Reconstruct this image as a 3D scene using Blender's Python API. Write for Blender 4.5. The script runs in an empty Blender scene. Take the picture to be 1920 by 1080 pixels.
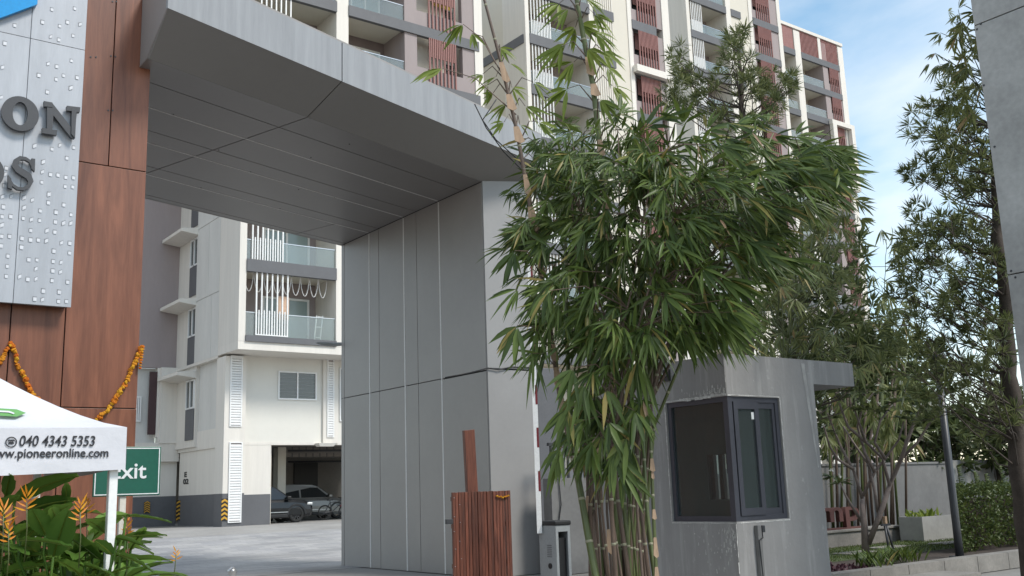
import bpy, bmesh, math, random
from mathutils import Vector, Matrix, Quaternion
import numpy as np
R = random.Random(7)
rad = math.radians
S = bpy.context.scene
COL = S.collection

# ------------------------------------------------------------------ camera
F, CX, CY, EYE = 1880.0, 960.0, 540.0, 1.6
RIGHT = Vector((0.80210, -0.59628, -0.03320)); FWD = Vector((0.59000, 0.78260, 0.19751))
FWD.normalize(); RIGHT = (RIGHT - FWD * RIGHT.dot(FWD)).normalized(); UP = RIGHT.cross(FWD).normalized()
cam = bpy.data.cameras.new('camera'); cam_o = bpy.data.objects.new('camera', cam); COL.objects.link(cam_o)
cam.sensor_width = 36; cam.lens = 36 * F / 1920; cam.clip_start = 0.05; cam.clip_end = 3000
cam_o.matrix_world = Matrix(((RIGHT.x, UP.x, -FWD.x, 0), (RIGHT.y, UP.y, -FWD.y, 0), (RIGHT.z, UP.z, -FWD.z, EYE), (0, 0, 0, 1)))
S.camera = cam_o

# ------------------------------------------------------------------ sky, sun, exposure
SUN_DIR = Vector((0.42, -1.0, 1.25)).normalized()           # towards the sun
w = bpy.data.worlds.new('World'); S.world = w; w.use_nodes = True
nt = w.node_tree; nt.nodes.clear()
N = nt.nodes.new; L = nt.links.new
out = N('ShaderNodeOutputWorld'); bg = N('ShaderNodeBackground'); bg.inputs[1].default_value = 0.15
sky = N('ShaderNodeTexSky'); sky.sky_type = 'NISHITA'; sky.sun_disc = False
sky.sun_elevation = math.asin(SUN_DIR.z); sky.sun_rotation = math.atan2(SUN_DIR.x, SUN_DIR.y)
sky.air_density = 1.0; sky.dust_density = 0.3; sky.ozone_density = 0.7
tc = N('ShaderNodeTexCoord'); mp = N('ShaderNodeMapping'); mp.inputs['Scale'].default_value = (1.2, 1.2, 2.6)
n1 = N('ShaderNodeTexNoise'); n1.inputs['Scale'].default_value = 1.7; n1.inputs['Detail'].default_value = 7; n1.inputs['Roughness'].default_value = 0.52
n1.inputs['Distortion'].default_value = 0.4
cr = N('ShaderNodeValToRGB'); cr.color_ramp.elements[0].position = 0.37; cr.color_ramp.elements[1].position = 0.69
cr.color_ramp.elements[0].color = (0.05, 0.05, 0.05, 1); cr.color_ramp.elements[1].color = (0.92, 0.92, 0.92, 1)
mx = N('ShaderNodeMix'); mx.data_type = 'RGBA'
mx.inputs['B'].default_value = (6.6, 6.5, 6.35, 1)
L(tc.outputs['Generated'], mp.inputs[0]); L(mp.outputs[0], n1.inputs['Vector']); L(n1.outputs['Fac'], cr.inputs[0])
L(cr.outputs[0], mx.inputs['Factor']); hs0 = N('ShaderNodeHueSaturation'); hs0.inputs['Hue'].default_value = 0.482; hs0.inputs['Saturation'].default_value = 1.12; hs0.inputs['Value'].default_value = 1.12; L(sky.outputs[0], hs0.inputs['Color']); L(hs0.outputs[0], mx.inputs['A']); L(mx.outputs['Result'], bg.inputs[0]); L(bg.outputs[0], out.inputs[0])
sun = bpy.data.lights.new('sun', 'SUN'); sun.energy = 2.3; sun.angle = rad(14); sun.color = (1, 0.955, 0.88)
sun_o = bpy.data.objects.new('sun', sun); COL.objects.link(sun_o)
sun_o.rotation_euler = (-SUN_DIR).to_track_quat('-Z', 'Y').to_euler()
S.view_settings.view_transform = 'Standard'; S.view_settings.look = 'None'
S.view_settings.exposure = 0.43; S.view_settings.gamma = 1.0
S.render.engine = 'CYCLES'; S.cycles.max_bounces = 6; S.cycles.diffuse_bounces = 3; S.cycles.transparent_max_bounces = 8

# ------------------------------------------------------------------ sighting helpers (image point -> place)
EYEP = Vector((0, 0, EYE))
def ray(px, py): return RIGHT * (px - CX) + UP * (CY - py) + FWD * F
def onz(px, py, z): r = ray(px, py); return EYEP + r * ((z - EYE) / r.z)
def ony(px, py, y): r = ray(px, py); return EYEP + r * (y / r.y)
def onx(px, py, x): r = ray(px, py); return EYEP + r * (x / r.x)
def ond(px, py, d): r = ray(px, py); return EYEP + r * (d / math.hypot(r.x, r.y))

# ------------------------------------------------------------------ materials
MATS = {}
def principled(name):
    m = bpy.data.materials.new(name); m.use_nodes = True
    return m, m.node_tree, m.node_tree.nodes['Principled BSDF']
def mat(name, col, rough=0.6, var=0.12, scale=2.0, bump=0.0, bscale=60, metal=0.0, stretch=(1, 1, 1), spec=0.5, fine=0.06, objvar=0.025):
    """painted or mineral surface: base colour broken up by two sizes of noise in world space"""
    m, t, b = principled(name); n = t.nodes.new; l = t.links.new
    g = n('ShaderNodeNewGeometry'); mpn = n('ShaderNodeMapping'); mpn.inputs['Scale'].default_value = stretch
    l(g.outputs['Position'], mpn.inputs[0])
    a = n('ShaderNodeTexNoise'); a.inputs['Scale'].default_value = scale; a.inputs['Detail'].default_value = 5; a.inputs['Roughness'].default_value = 0.6
    c = n('ShaderNodeTexNoise'); c.inputs['Scale'].default_value = scale * 14; c.inputs['Detail'].default_value = 3
    l(mpn.outputs[0], a.inputs['Vector']); l(mpn.outputs[0], c.inputs['Vector'])
    r1 = n('ShaderNodeMapRange'); r1.inputs[1].default_value = 0.3; r1.inputs[2].default_value = 0.7; r1.inputs[3].default_value = 1 - var; r1.inputs[4].default_value = 1 + var
    r2 = n('ShaderNodeMapRange'); r2.inputs[1].default_value = 0.3; r2.inputs[2].default_value = 0.7; r2.inputs[3].default_value = 1 - fine; r2.inputs[4].default_value = 1 + fine
    l(a.outputs['Fac'], r1.inputs[0]); l(c.outputs['Fac'], r2.inputs[0])
    mu = n('ShaderNodeMath'); mu.operation = 'MULTIPLY'; l(r1.outputs[0], mu.inputs[0]); l(r2.outputs[0], mu.inputs[1])
    oi = n('ShaderNodeObjectInfo'); r3 = n('ShaderNodeMapRange'); r3.inputs[3].default_value = 1 - objvar; r3.inputs[4].default_value = 1 + objvar; l(oi.outputs['Random'], r3.inputs[0])
    mu2 = n('ShaderNodeMath'); mu2.operation = 'MULTIPLY'; l(mu.outputs[0], mu2.inputs[0]); l(r3.outputs[0], mu2.inputs[1])
    vm = n('ShaderNodeVectorMath'); vm.operation = 'SCALE'; vm.inputs[0].default_value = col; l(mu2.outputs[0], vm.inputs['Scale'])
    l(vm.outputs[0], b.inputs['Base Color'])
    b.inputs['Roughness'].default_value = rough; b.inputs['Metallic'].default_value = metal; b.inputs['Specular IOR Level'].default_value = spec
    if bump:
        bn = n('ShaderNodeTexNoise'); bn.inputs['Scale'].default_value = bscale; bn.inputs['Detail'].default_value = 4; l(g.outputs['Position'], bn.inputs['Vector'])
        bb = n('ShaderNodeBump'); bb.inputs['Strength'].default_value = bump; bb.inputs['Distance'].default_value = 0.01
        l(bn.outputs['Fac'], bb.inputs['Height']); l(bb.outputs[0], b.inputs['Normal'])
    MATS[name] = m
    return m
def wood_mat(name, dark, light, gscale=1.0, rough=0.45, tone=0.06):
    m, t, b = principled(name); n = t.nodes.new; l = t.links.new
    g = n('ShaderNodeNewGeometry'); oi = n('ShaderNodeObjectInfo')
    ad = n('ShaderNodeVectorMath'); ad.operation = 'ADD'; sc = n('ShaderNodeVectorMath'); sc.operation = 'SCALE'; sc.inputs['Scale'].default_value = 9.0
    cb = n('ShaderNodeCombineXYZ'); l(oi.outputs['Random'], cb.inputs[0]); l(oi.outputs['Random'], cb.inputs[2]); l(cb.outputs[0], sc.inputs[0])
    l(g.outputs['Position'], ad.inputs[0]); l(sc.outputs[0], ad.inputs[1])
    mpn = n('ShaderNodeMapping'); mpn.inputs['Scale'].default_value = (5 * gscale, 5 * gscale, 0.42 * gscale); l(ad.outputs[0], mpn.inputs[0])
    a = n('ShaderNodeTexNoise'); a.inputs['Scale'].default_value = 1.6; a.inputs['Detail'].default_value = 6; a.inputs['Distortion'].default_value = 1.1; l(mpn.outputs[0], a.inputs['Vector'])
    c = n('ShaderNodeTexNoise'); c.inputs['Scale'].default_value = 14; c.inputs['Detail'].default_value = 3; l(mpn.outputs[0], c.inputs['Vector'])
    mm = n('ShaderNodeMath'); mm.operation = 'MULTIPLY_ADD'; mm.inputs[1].default_value = 0.28; l(c.outputs['Fac'], mm.inputs[0]); l(a.outputs['Fac'], mm.inputs[2])
    rp = n('ShaderNodeValToRGB'); rp.color_ramp.elements[0].position = 0.42; rp.color_ramp.elements[1].position = 0.85
    rp.color_ramp.elements[0].color = (*dark, 1); rp.color_ramp.elements[1].color = (*light, 1)
    hv = n('ShaderNodeHueSaturation'); mrr = n('ShaderNodeMapRange'); mrr.inputs[3].default_value = 1 - tone; mrr.inputs[4].default_value = 1 + tone; l(oi.outputs['Random'], mrr.inputs[0]); l(mrr.outputs[0], hv.inputs['Value']); l(rp.outputs[0], hv.inputs['Color'])
    l(mm.outputs[0], rp.inputs[0]); l(hv.outputs[0], b.inputs['Base Color']); b.inputs['Roughness'].default_value = rough
    MATS[name] = m; return m
def leaf_mat(name, c1, c2, c3=None, trans=0.35, rough=0.42):
    """leaf: hue differs from leaf to leaf (random per island and per object), some light passes through"""
    m, t, b = principled(name); n = t.nodes.new; l = t.links.new
    g = n('ShaderNodeNewGeometry'); oi = n('ShaderNodeObjectInfo')
    s = n('ShaderNodeMath'); s.operation = 'ADD'; l(g.outputs['Random Per Island'], s.inputs[0]); l(oi.outputs['Random'], s.inputs[1])
    fr = n('ShaderNodeMath'); fr.operation = 'FRACT'; l(s.outputs[0], fr.inputs[0])
    rp = n('ShaderNodeValToRGB'); e = rp.color_ramp.elements
    e[0].position = 0; e[0].color = (*c1, 1); e[1].position = 0.93; e[1].color = (*c2, 1)
    if c3: x = e.new(0.985); x.color = (*c3, 1)
    l(fr.outputs[0], rp.inputs[0]); l(rp.outputs[0], b.inputs['Base Color']); b.inputs['Roughness'].default_value = rough; b.inputs['Specular IOR Level'].default_value = 0.32
    tr = n('ShaderNodeBsdfTranslucent'); hs = n('ShaderNodeHueSaturation'); hs.inputs['Value'].default_value = 1.5; hs.inputs['Hue'].default_value = 0.485
    l(rp.outputs[0], hs.inputs['Color']); l(hs.outputs[0], tr.inputs[0])
    mxs = n('ShaderNodeMixShader'); mxs.inputs[0].default_value = trans
    l(b.outputs[0], mxs.inputs[1]); l(tr.outputs[0], mxs.inputs[2]); l(mxs.outputs[0], t.nodes['Material Output'].inputs[0])
    MATS[name] = m; return m
def glass_mat(name, tint, clear=0.75, rough=0.02):
    m, t, b = principled(name); n = t.nodes.new; l = t.links.new
    tr = n('ShaderNodeBsdfTransparent'); tr.inputs[0].default_value = (*tint, 1)
    gl = n('ShaderNodeBsdfGlossy'); gl.inputs['Roughness'].default_value = rough; gl.inputs[0].default_value = (0.9, 0.95, 0.95, 1)
    b.inputs['Base Color'].default_value = (*[c * 0.6 for c in tint], 1); b.inputs['Roughness'].default_value = 0.1
    m1 = n('ShaderNodeMixShader'); m1.inputs[0].default_value = clear; l(b.outputs[0], m1.inputs[1]); l(tr.outputs[0], m1.inputs[2])
    lwt = n('ShaderNodeLayerWeight'); lwt.inputs[0].default_value = 0.5; pw = n('ShaderNodeMath'); pw.operation = 'POWER'; pw.inputs[1].default_value = 4.0; l(lwt.outputs['Facing'], pw.inputs[0]); fz = n('ShaderNodeMath'); fz.operation = 'MULTIPLY_ADD'; fz.inputs[1].default_value = 0.9; fz.inputs[2].default_value = 0.035; l(pw.outputs[0], fz.inputs[0])
    m2 = n('ShaderNodeMixShader'); l(fz.outputs[0], m2.inputs[0]); l(m1.outputs[0], m2.inputs[1]); l(gl.outputs[0], m2.inputs[2])
    l(m2.outputs[0], t.nodes['Material Output'].inputs[0]); MATS[name] = m; return m

ST = (5, 5, 0.35)   # vertical streaks
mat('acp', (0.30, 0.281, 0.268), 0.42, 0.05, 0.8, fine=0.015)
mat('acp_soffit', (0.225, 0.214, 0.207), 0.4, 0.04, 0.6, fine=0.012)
mat('acp_fascia', (0.29, 0.297, 0.31), 0.45, 0.12, 1.4, stretch=ST, fine=0.03)
mat('acp_front', (0.28, 0.274, 0.27), 0.45, 0.05, 0.8, fine=0.015)
mat('core', (0.035, 0.035, 0.037), 0.8)
mat('strip', (0.72, 0.71, 0.70), 0.5, 0.06)
wood_mat('cladwood', (0.112, 0.038, 0.020), (0.235, 0.088, 0.047), 0.8, 0.42)
wood_mat('slatwood', (0.055, 0.016, 0.009), (0.18, 0.058, 0.033), 2.0, 0.5, 0.3)
mat('silver', (0.385, 0.40, 0.43), 0.38, 0.09, 1.2, stretch=(4, 4, 0.5), metal=0.15, fine=0.03)
mat('silver_cut', (0.56, 0.575, 0.61), 0.5, 0.04)
mat('letter', (0.050, 0.050, 0.054), 0.38, 0.1)
mat('slot_grey', (0.24, 0.25, 0.27), 0.6, 0.05)
mat('blue_logo', (0.0, 0.26, 0.60), 0.3, 0.03)
mat('white', (0.69, 0.655, 0.60), 0.65, 0.05, 0.9, stretch=ST, fine=0.02)
mat('cream', (0.63, 0.59, 0.51), 0.75, 0.025, 0.35, fine=0.012)
mat('wall_warm', (0.70, 0.68, 0.625), 0.75, 0.03, 0.4, fine=0.012)
mat('offwhite', (0.60, 0.59, 0.56), 0.75, 0.06, 0.8, stretch=(2, 2, 0.4), bump=0.15, bscale=40, fine=0.03)
mat('mauve', (0.31, 0.262, 0.258), 0.75, 0.06, 0.6, stretch=(2, 2, 0.4), fine=0.02)
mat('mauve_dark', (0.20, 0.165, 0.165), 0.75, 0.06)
mat('band', (0.115, 0.117, 0.125), 0.6, 0.07)
mat('redslat', (0.275, 0.125, 0.108), 0.5, 0.08)
mat('redpanel', (0.20, 0.095, 0.085), 0.55, 0.08)
mat('maroon', (0.055, 0.025, 0.027), 0.5, 0.1)
mat('metal_white', (0.78, 0.78, 0.77), 0.4, 0.03)
mat('dark_metal', (0.035, 0.037, 0.042), 0.4, 0.1)
mat('frame_navy', (0.055, 0.058, 0.072), 0.35, 0.08)
mat('steel', (0.55, 0.56, 0.57), 0.3, 0.05, metal=0.8)
mat('concrete', (0.265, 0.26, 0.258), 0.8, 0.22, 0.9, bump=0.25, bscale=30, stretch=(1.6, 1.6, 0.7), fine=0.09)
mat('concrete_pale', (0.37, 0.37, 0.36), 0.75, 0.22, 1.3, bump=0.2, bscale=25, fine=0.08)
def scuffed(name, col, pale, dark):
    m, t, b = principled(name); n = t.nodes.new; l = t.links.new
    g = n('ShaderNodeNewGeometry')
    def nz_(scale, st, lo, hi, det=5):
        mp_ = n('ShaderNodeMapping'); mp_.inputs['Scale'].default_value = st; l(g.outputs['Position'], mp_.inputs[0]); a = n('ShaderNodeTexNoise'); a.inputs['Scale'].default_value = scale; a.inputs['Detail'].default_value = det; a.inputs['Roughness'].default_value = .65; l(mp_.outputs[0], a.inputs['Vector'])
        r_ = n('ShaderNodeMapRange'); r_.inputs[1].default_value = lo; r_.inputs[2].default_value = hi; l(a.outputs['Fac'], r_.inputs[0]); return r_.outputs[0]
    def mix_(fac, a, c_, k=1.0):
        q = n('ShaderNodeMix'); q.data_type = 'RGBA'
        f_ = n('ShaderNodeMath'); f_.operation = 'MULTIPLY'; f_.inputs[1].default_value = k; l(fac, f_.inputs[0]); l(f_.outputs[0], q.inputs['Factor'])
        if isinstance(a, tuple): q.inputs['A'].default_value = (*a, 1)
        else: l(a, q.inputs['A'])
        q.inputs['B'].default_value = (*c_, 1); return q.outputs['Result']
    c1 = mix_(nz_(1.1, (1, 1, .8), .35, .7), col, dark, .8); c2 = mix_(nz_(2.2, (3.5, 3.5, .35), .52, .72), c1, pale, .55); c3 = mix_(nz_(9, (1, 1, 1), .62, .7, 8), c2, pale, .5); c4 = mix_(nz_(2.0, (5, 5, .25), .55, .75), c3, dark, .6)
    l(c4, b.inputs['Base Color']); b.inputs['Roughness'].default_value = .8
    bn = n('ShaderNodeTexNoise'); bn.inputs['Scale'].default_value = 22; bn.inputs['Detail'].default_value = 6; l(g.outputs['Position'], bn.inputs['Vector']); bb = n('ShaderNodeBump'); bb.inputs['Strength'].default_value = .3; bb.inputs['Distance'].default_value = .01; l(bn.outputs['Fac'], bb.inputs['Height']); l(bb.outputs[0], b.inputs['Normal']); MATS[name] = m
scuffed('concrete', (0.30, 0.292, 0.286), (0.46, 0.45, 0.435), (0.225, 0.218, 0.213))
mat('plaster_edge', (0.52, 0.51, 0.49), 0.9, 0.3, 6, fine=0.25)
mat('wallgrey', (0.17, 0.168, 0.165), 0.85, 0.18, 0.8, bump=0.15, fine=0.06)
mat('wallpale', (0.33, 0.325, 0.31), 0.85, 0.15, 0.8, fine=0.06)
mat('kerbstone', (0.22, 0.205, 0.185), 0.85, 0.2, 2.0, bump=0.2, fine=0.1)
mat('soil', (0.05, 0.036, 0.028), 0.95, 0.35, 4, bump=0.6, bscale=30, fine=0.25)
mat('tent', (0.60, 0.60, 0.635), 0.6, 0.06, 2.5, fine=0.02, bump=1.0, bscale=5, stretch=(1, 1, 2.5))
mat('print_black', (0.02, 0.02, 0.025), 0.6, 0.05)
mat('print_green', (0.13, 0.33, 0.10), 0.6, 0.05)
mat('sign_green', (0.0, 0.09, 0.058), 0.35, 0.05)
mat('sign_white', (0.72, 0.74, 0.74), 0.4, 0.04)
mat('post_cream', (0.62, 0.59, 0.52), 0.6, 0.1, 3)
mat('yellow', (0.55, 0.30, 0.03), 0.6, 0.1)
mat('black', (0.012, 0.012, 0.013), 0.5, 0.1)
mat('red', (0.16, 0.012, 0.018), 0.45, 0.1)
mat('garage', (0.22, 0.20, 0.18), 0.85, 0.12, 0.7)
mat('car_black', (0.012, 0.013, 0.015), 0.18, 0.03)
mat('car_silver', (0.22, 0.215, 0.205), 0.3, 0.04, metal=0.3)
mat('tyre', (0.014, 0.014, 0.014), 0.8)
mat('rim', (0.10, 0.10, 0.105), 0.35, 0.05, metal=0.6)
mat('carglass', (0.02, 0.024, 0.026), 0.06, 0.03)
mat('bark', (0.075, 0.06, 0.05), 0.9, 0.3, 6, bump=0.5, bscale=40, fine=0.2)
mat('bark_grey', (0.17, 0.135, 0.12), 0.85, 0.25, 6, bump=0.4, bscale=40, fine=0.15)
mat('culm', (0.085, 0.105, 0.032), 0.4, 0.25, 5, stretch=(1, 1, .3), fine=0.08)
mat('culm_old', (0.105, 0.07, 0.05), 0.55, 0.3, 6, stretch=(2, 2, .4), fine=0.15)
mat('culm_ring', (0.26, 0.25, 0.17), 0.6, 0.1)
mat('sheath', (0.36, 0.245, 0.16), 0.7, 0.2, 8, stretch=(6, 6, .6), fine=0.12)
mat('boxgrey', (0.30, 0.315, 0.32), 0.5, 0.06)
mat('brick_red', (0.105, 0.042, 0.036), 0.8, 0.2, 3)
leaf_mat('bamboo_leaf', (0.034, 0.062, 0.014), (0.112, 0.162, 0.036), (0.27, 0.22, 0.07), 0.26, 0.42)
leaf_mat('bamboo_light', (0.10, 0.15, 0.022), (0.22, 0.28, 0.055), None, 0.42)
leaf_mat('bamboo_pale', (0.095, 0.12, 0.04), (0.22, 0.24, 0.09), (0.3, 0.22, 0.1), 0.4)
leaf_mat('needle_leaf', (0.058, 0.082, 0.028), (0.165, 0.19, 0.075), None, 0.32)
leaf_mat('dark_leaf', (0.04, 0.06, 0.024), (0.11, 0.14, 0.05), None, 0.3)
leaf_mat('hedge_leaf', (0.035, 0.055, 0.018), (0.11, 0.145, 0.04), None, 0.2)
leaf_mat('heliconia_leaf', (0.065, 0.135, 0.026), (0.16, 0.28, 0.055), None, 0.3, 0.33)
leaf_mat('frangipani_leaf', (0.05, 0.075, 0.028), (0.12, 0.15, 0.055), None, 0.25)
leaf_mat('grass_blade', (0.05, 0.085, 0.02), (0.12, 0.15, 0.04), None, 0.25)
leaf_mat('heliconia_bract', (0.55, 0.17, 0.01), (0.66, 0.32, 0.02), None, 0.2)
leaf_mat('marigold', (0.52, 0.11, 0.008), (0.62, 0.34, 0.02), (0.35, 0.08, 0.01), 0.1, 0.8)
leaf_mat('white_petal', (0.7, 0.7, 0.62), (0.8, 0.8, 0.75), None, 0.2)
leaf_mat('purple_leaf', (0.05, 0.018, 0.03), (0.11, 0.05, 0.06), None, 0.1)
glass_mat('balcony_glass', (0.84, 0.89, 0.88), 0.80)
glass_mat('booth_glass', (0.62, 0.70, 0.70), 0.94)
m, t, b = principled('window_glass'); b.inputs['Base Color'].default_value = (0.06, 0.07, 0.072, 1); b.inputs['Roughness'].default_value = 0.05; b.inputs['Specular IOR Level'].default_value = 0.9; MATS['window_glass'] = m
m, t, b = principled('window_teal'); b.inputs['Base Color'].default_value = (0.30, 0.37, 0.37, 1); b.inputs['Roughness'].default_value = 0.12; MATS['window_teal'] = m
# paving: sawn stone setts in mixed greys
m, t, b = principled('paving'); n = t.nodes.new; l = t.links.new
g = n('ShaderNodeNewGeometry'); br = n('ShaderNodeTexBrick'); br.inputs['Scale'].default_value = 1.0
br.inputs['Brick Width'].default_value = 0.6; br.inputs['Row Height'].default_value = 0.3; br.inputs['Mortar Size'].default_value = 0.008; br.inputs['Bias'].default_value = 0.1
br.inputs['Color1'].default_value = (0.30, 0.30, 0.315, 1); br.inputs['Color2'].default_value = (0.43, 0.425, 0.42, 1); br.inputs['Mortar'].default_value = (0.24, 0.235, 0.23, 1)
nz = n('ShaderNodeTexNoise'); nz.inputs['Scale'].default_value = 0.55; nz.inputs['Detail'].default_value = 6
mr = n('ShaderNodeMapRange'); mr.inputs[1].default_value = 0.3; mr.inputs[2].default_value = 0.7; mr.inputs[3].default_value = 0.78; mr.inputs[4].default_value = 1.14
vm = n('ShaderNodeVectorMath'); vm.operation = 'SCALE'
l(g.outputs['Position'], br.inputs['Vector']); mpp = n('ShaderNodeMapping'); mpp.inputs['Rotation'].default_value = (0, 0, rad(35)); mpp.inputs['Scale'].default_value = (.35, 1.6, 1); l(g.outputs['Position'], mpp.inputs[0]); l(mpp.outputs[0], nz.inputs['Vector']); l(nz.outputs['Fac'], mr.inputs[0]); l(mr.outputs[0], vm.inputs['Scale']); l(br.outputs[0], vm.inputs[0]); l(vm.outputs[0], b.inputs['Base Color'])
b.inputs['Roughness'].default_value = 0.55; MATS['paving'] = m
mat('driveway', (0.33, 0.32, 0.305), 0.8, 0.15, 0.5, fine=0.08)
mat('earth', (0.20, 0.19, 0.175), 0.9, 0.2, 0.3, fine=0.08)

# ------------------------------------------------------------------ object helpers
WL = {}                                    # world position of an object's origin
def put(o, parent, loc):
    COL.objects.link(o); loc = Vector(loc); WL[o.name] = loc
    if parent is not None:
        o.parent = parent; o.location = loc - WL[parent.name]
    else: o.location = loc
    return o
def props(o, label, cat, group=None, kind=None):
    if label: o['label'] = label
    if cat: o['category'] = cat
    if group: o['group'] = group
    if kind: o['kind'] = kind
    return o
def thing(name, label, cat, loc, group=None):
    o = bpy.data.objects.new(name, None); o.empty_display_size = 0.2
    return props(put(o, None, loc), label, cat, group)
class MB:
    def __init__(s): s.v = []; s.f = []; s.mi = []
    def quad(s, *ps, m=0):
        i = len(s.v); s.v += [tuple(p) for p in ps]; s.f.append(tuple(range(i, i + len(ps)))); s.mi.append(m)
    def box(s, x0, x1, y0, y1, z0, z1, m=0):
        x0, x1 = min(x0, x1), max(x0, x1); y0, y1 = min(y0, y1), max(y0, y1); z0, z1 = min(z0, z1), max(z0, z1)
        i = len(s.v); s.v += [(x0, y0, z0), (x1, y0, z0), (x1, y1, z0), (x0, y1, z0), (x0, y0, z1), (x1, y0, z1), (x1, y1, z1), (x0, y1, z1)]
        for q in ((3, 2, 1, 0), (4, 5, 6, 7), (0, 1, 5, 4), (1, 2, 6, 5), (2, 3, 7, 6), (3, 0, 4, 7)): s.f.append(tuple(i + k for k in q)); s.mi.append(m)
        return s
    def prism(s, bottom, top, m=0):
        """closed solid between two equally long point loops"""
        i = len(s.v); k = len(bottom); s.v += [tuple(p) for p in bottom] + [tuple(p) for p in top]
        s.f.append(tuple(i + j for j in reversed(range(k)))); s.f.append(tuple(i + k + j for j in range(k))); s.mi += [m, m]
        for j in range(k): q = (j + 1) % k; s.f.append((i + j, i + q, i + k + q, i + k + j)); s.mi.append(m)
        return s
    def tube(s, pts, rads, n=6, m=0, cap=True):
        pts = [Vector(p) for p in pts]
        if not hasattr(rads, '__len__'): rads = [rads] * len(pts)
        base = len(s.v)
        ref = None
        for j, p in enumerate(pts):
            d = (pts[min(j + 1, len(pts) - 1)] - pts[max(j - 1, 0)]).normalized()
            if ref is None: ref = Vector((1, 0, 0)) if abs(d.x) < .8 else Vector((0, 1, 0))
            u = (ref - d * ref.dot(d)).normalized(); v = d.cross(u); ref = u
            for q in range(n):
                a = 2 * math.pi * q / n; s.v.append(tuple(p + (u * math.cos(a) + v * math.sin(a)) * rads[j]))
        for j in range(len(pts) - 1):
            for q in range(n):
                q2 = (q + 1) % n; a = base + j * n
                s.f.append((a + q, a + q2, a + n + q2, a + n + q)); s.mi.append(m)
        if cap:
            s.f.append(tuple(base + q for q in reversed(range(n)))); s.f.append(tuple(base + (len(pts) - 1) * n + q for q in range(n))); s.mi += [m, m]
        return s
    def mesh(s, name, mats, off=(0, 0, 0), smooth=False):
        me = bpy.data.meshes.new(name); ox, oy, oz = off
        me.from_pydata([(a - ox, b_ - oy, c - oz) for a, b_, c in s.v], [], s.f)
        if isinstance(mats, str): mats = [mats]
        for k in mats: me.materials.append(MATS[k])
        if len(mats) > 1: me.polygons.foreach_set('material_index', s.mi)
        if smooth: me.polygons.foreach_set('use_smooth', [True] * len(me.polygons))
        me.update(); return me
    def build(s, name, mats, parent=None, loc=None, smooth=False, bevel=0):
        if loc is None: loc = WL[parent.name] if parent is not None else (0, 0, 0)
        me = s.mesh(name, mats, loc, smooth)
        if bevel:
            bm = bmesh.new(); bm.from_mesh(me); bmesh.ops.remove_doubles(bm, verts=bm.verts, dist=1e-5)
            bmesh.ops.bevel(bm, geom=[e for e in bm.edges if e.calc_face_angle(0) > 0.5], offset=bevel, segments=2, affect='EDGES', profile=0.5)
            bm.to_mesh(me); bm.free()
        return put(bpy.data.objects.new(name, me), parent, loc)
def boxp(name, x0, x1, y0, y1, z0, z1, m, parent=None, bevel=0):
    return MB().box(x0, x1, y0, y1, z0, z1).build(name, m, parent, bevel=bevel)
def inst(name, me, pos, parent, rot=None, scale=None):
    o = bpy.data.objects.new(name, me); put(o, parent, pos)
    if rot is not None: o.rotation_mode = 'QUATERNION'; o.rotation_quaternion = rot
    if scale is not None: o.scale = (scale,) * 3 if not hasattr(scale, '__len__') else scale
    return o
def tube_o(name, pts, r, m, parent, n=6, smooth=True): return MB().tube(pts, r, n).build(name, m, parent, smooth=smooth)
def text_mesh(body, size, bold=0.0, extrude=0.002, shear=0.0, align='LEFT', spacing=1.0):
    c = bpy.data.curves.new('txt', 'FONT'); c.body = body; c.size = size; c.offset = bold; c.extrude = extrude; c.shear = shear; c.align_x = align; c.space_character = spacing
    o = bpy.data.objects.new('txt', c); COL.objects.link(o)
    me = bpy.data.meshes.new_from_object(o.evaluated_get(bpy.context.evaluated_depsgraph_get()))
    bpy.data.objects.remove(o); bpy.data.curves.remove(c); return me
def text_o(name, body, size, pos, parent, m, width=None, height=None, **kw):
    """flat lettering on a face that looks towards -Y; pos = lower left corner"""
    me = text_mesh(body, size, **kw); me.materials.clear(); me.materials.append(MATS[m])
    xs = [v.co.x for v in me.vertices]; ys = [v.co.y for v in me.vertices]
    sx = width / (max(xs) - min(xs)) if width else 1; sy = height / (max(ys) - min(ys)) if height else 1
    x0, y0 = min(xs), min(ys)
    for v in me.vertices: v.co = ((v.co.x - x0) * sx, -v.co.z, (v.co.y - y0) * sy)
    return inst(name, me, pos, parent)
def ground_z(y): t_ = min(1, max(0, (y - 24) / 12)); return 0.55 * t_ * t_ * (3 - 2 * t_)

# ------------------------------------------------------------------ the ground
mb = MB(); ys = [-60, -10, 0, 10, 20, 24] + [25 + k for k in range(12)] + [40, 60, 120, 900]
for a, b_ in zip(ys, ys[1:]): mb.quad((-900, a, ground_z(a) - .012), (900, a, ground_z(a) - .012), (900, b_, ground_z(b_) - .012), (-900, b_, ground_z(b_) - .012))
props(mb.build('ground', 'earth'), None, None, kind='structure')
mb = MB(); yd = [3, 8, 14, 18, 22, 24] + [25 + k for k in range(12)] + [38, 43]
for a, b_ in zip(yd, yd[1:]): mb.quad((3.2, a, ground_z(a) - .006), (11.2 if a < 22 else 30, a, ground_z(a) - .006), (11.2 if b_ < 22.5 else 30, b_, ground_z(b_) - .006), (3.2, b_, ground_z(b_) - .006))
props(mb.build('road', 'driveway'), None, None, kind='structure')
mb = MB(); yd = [21, 24] + [25 + k for k in range(9)]
for a, b_ in zip(yd, yd[1:]): mb.quad((4.5, a, ground_z(a)), (26, a, ground_z(a)), (26, b_, ground_z(b_)), (4.5, b_, ground_z(b_)))
props(mb.build('paved_forecourt', 'paving'), None, None, kind='structure')

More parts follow.
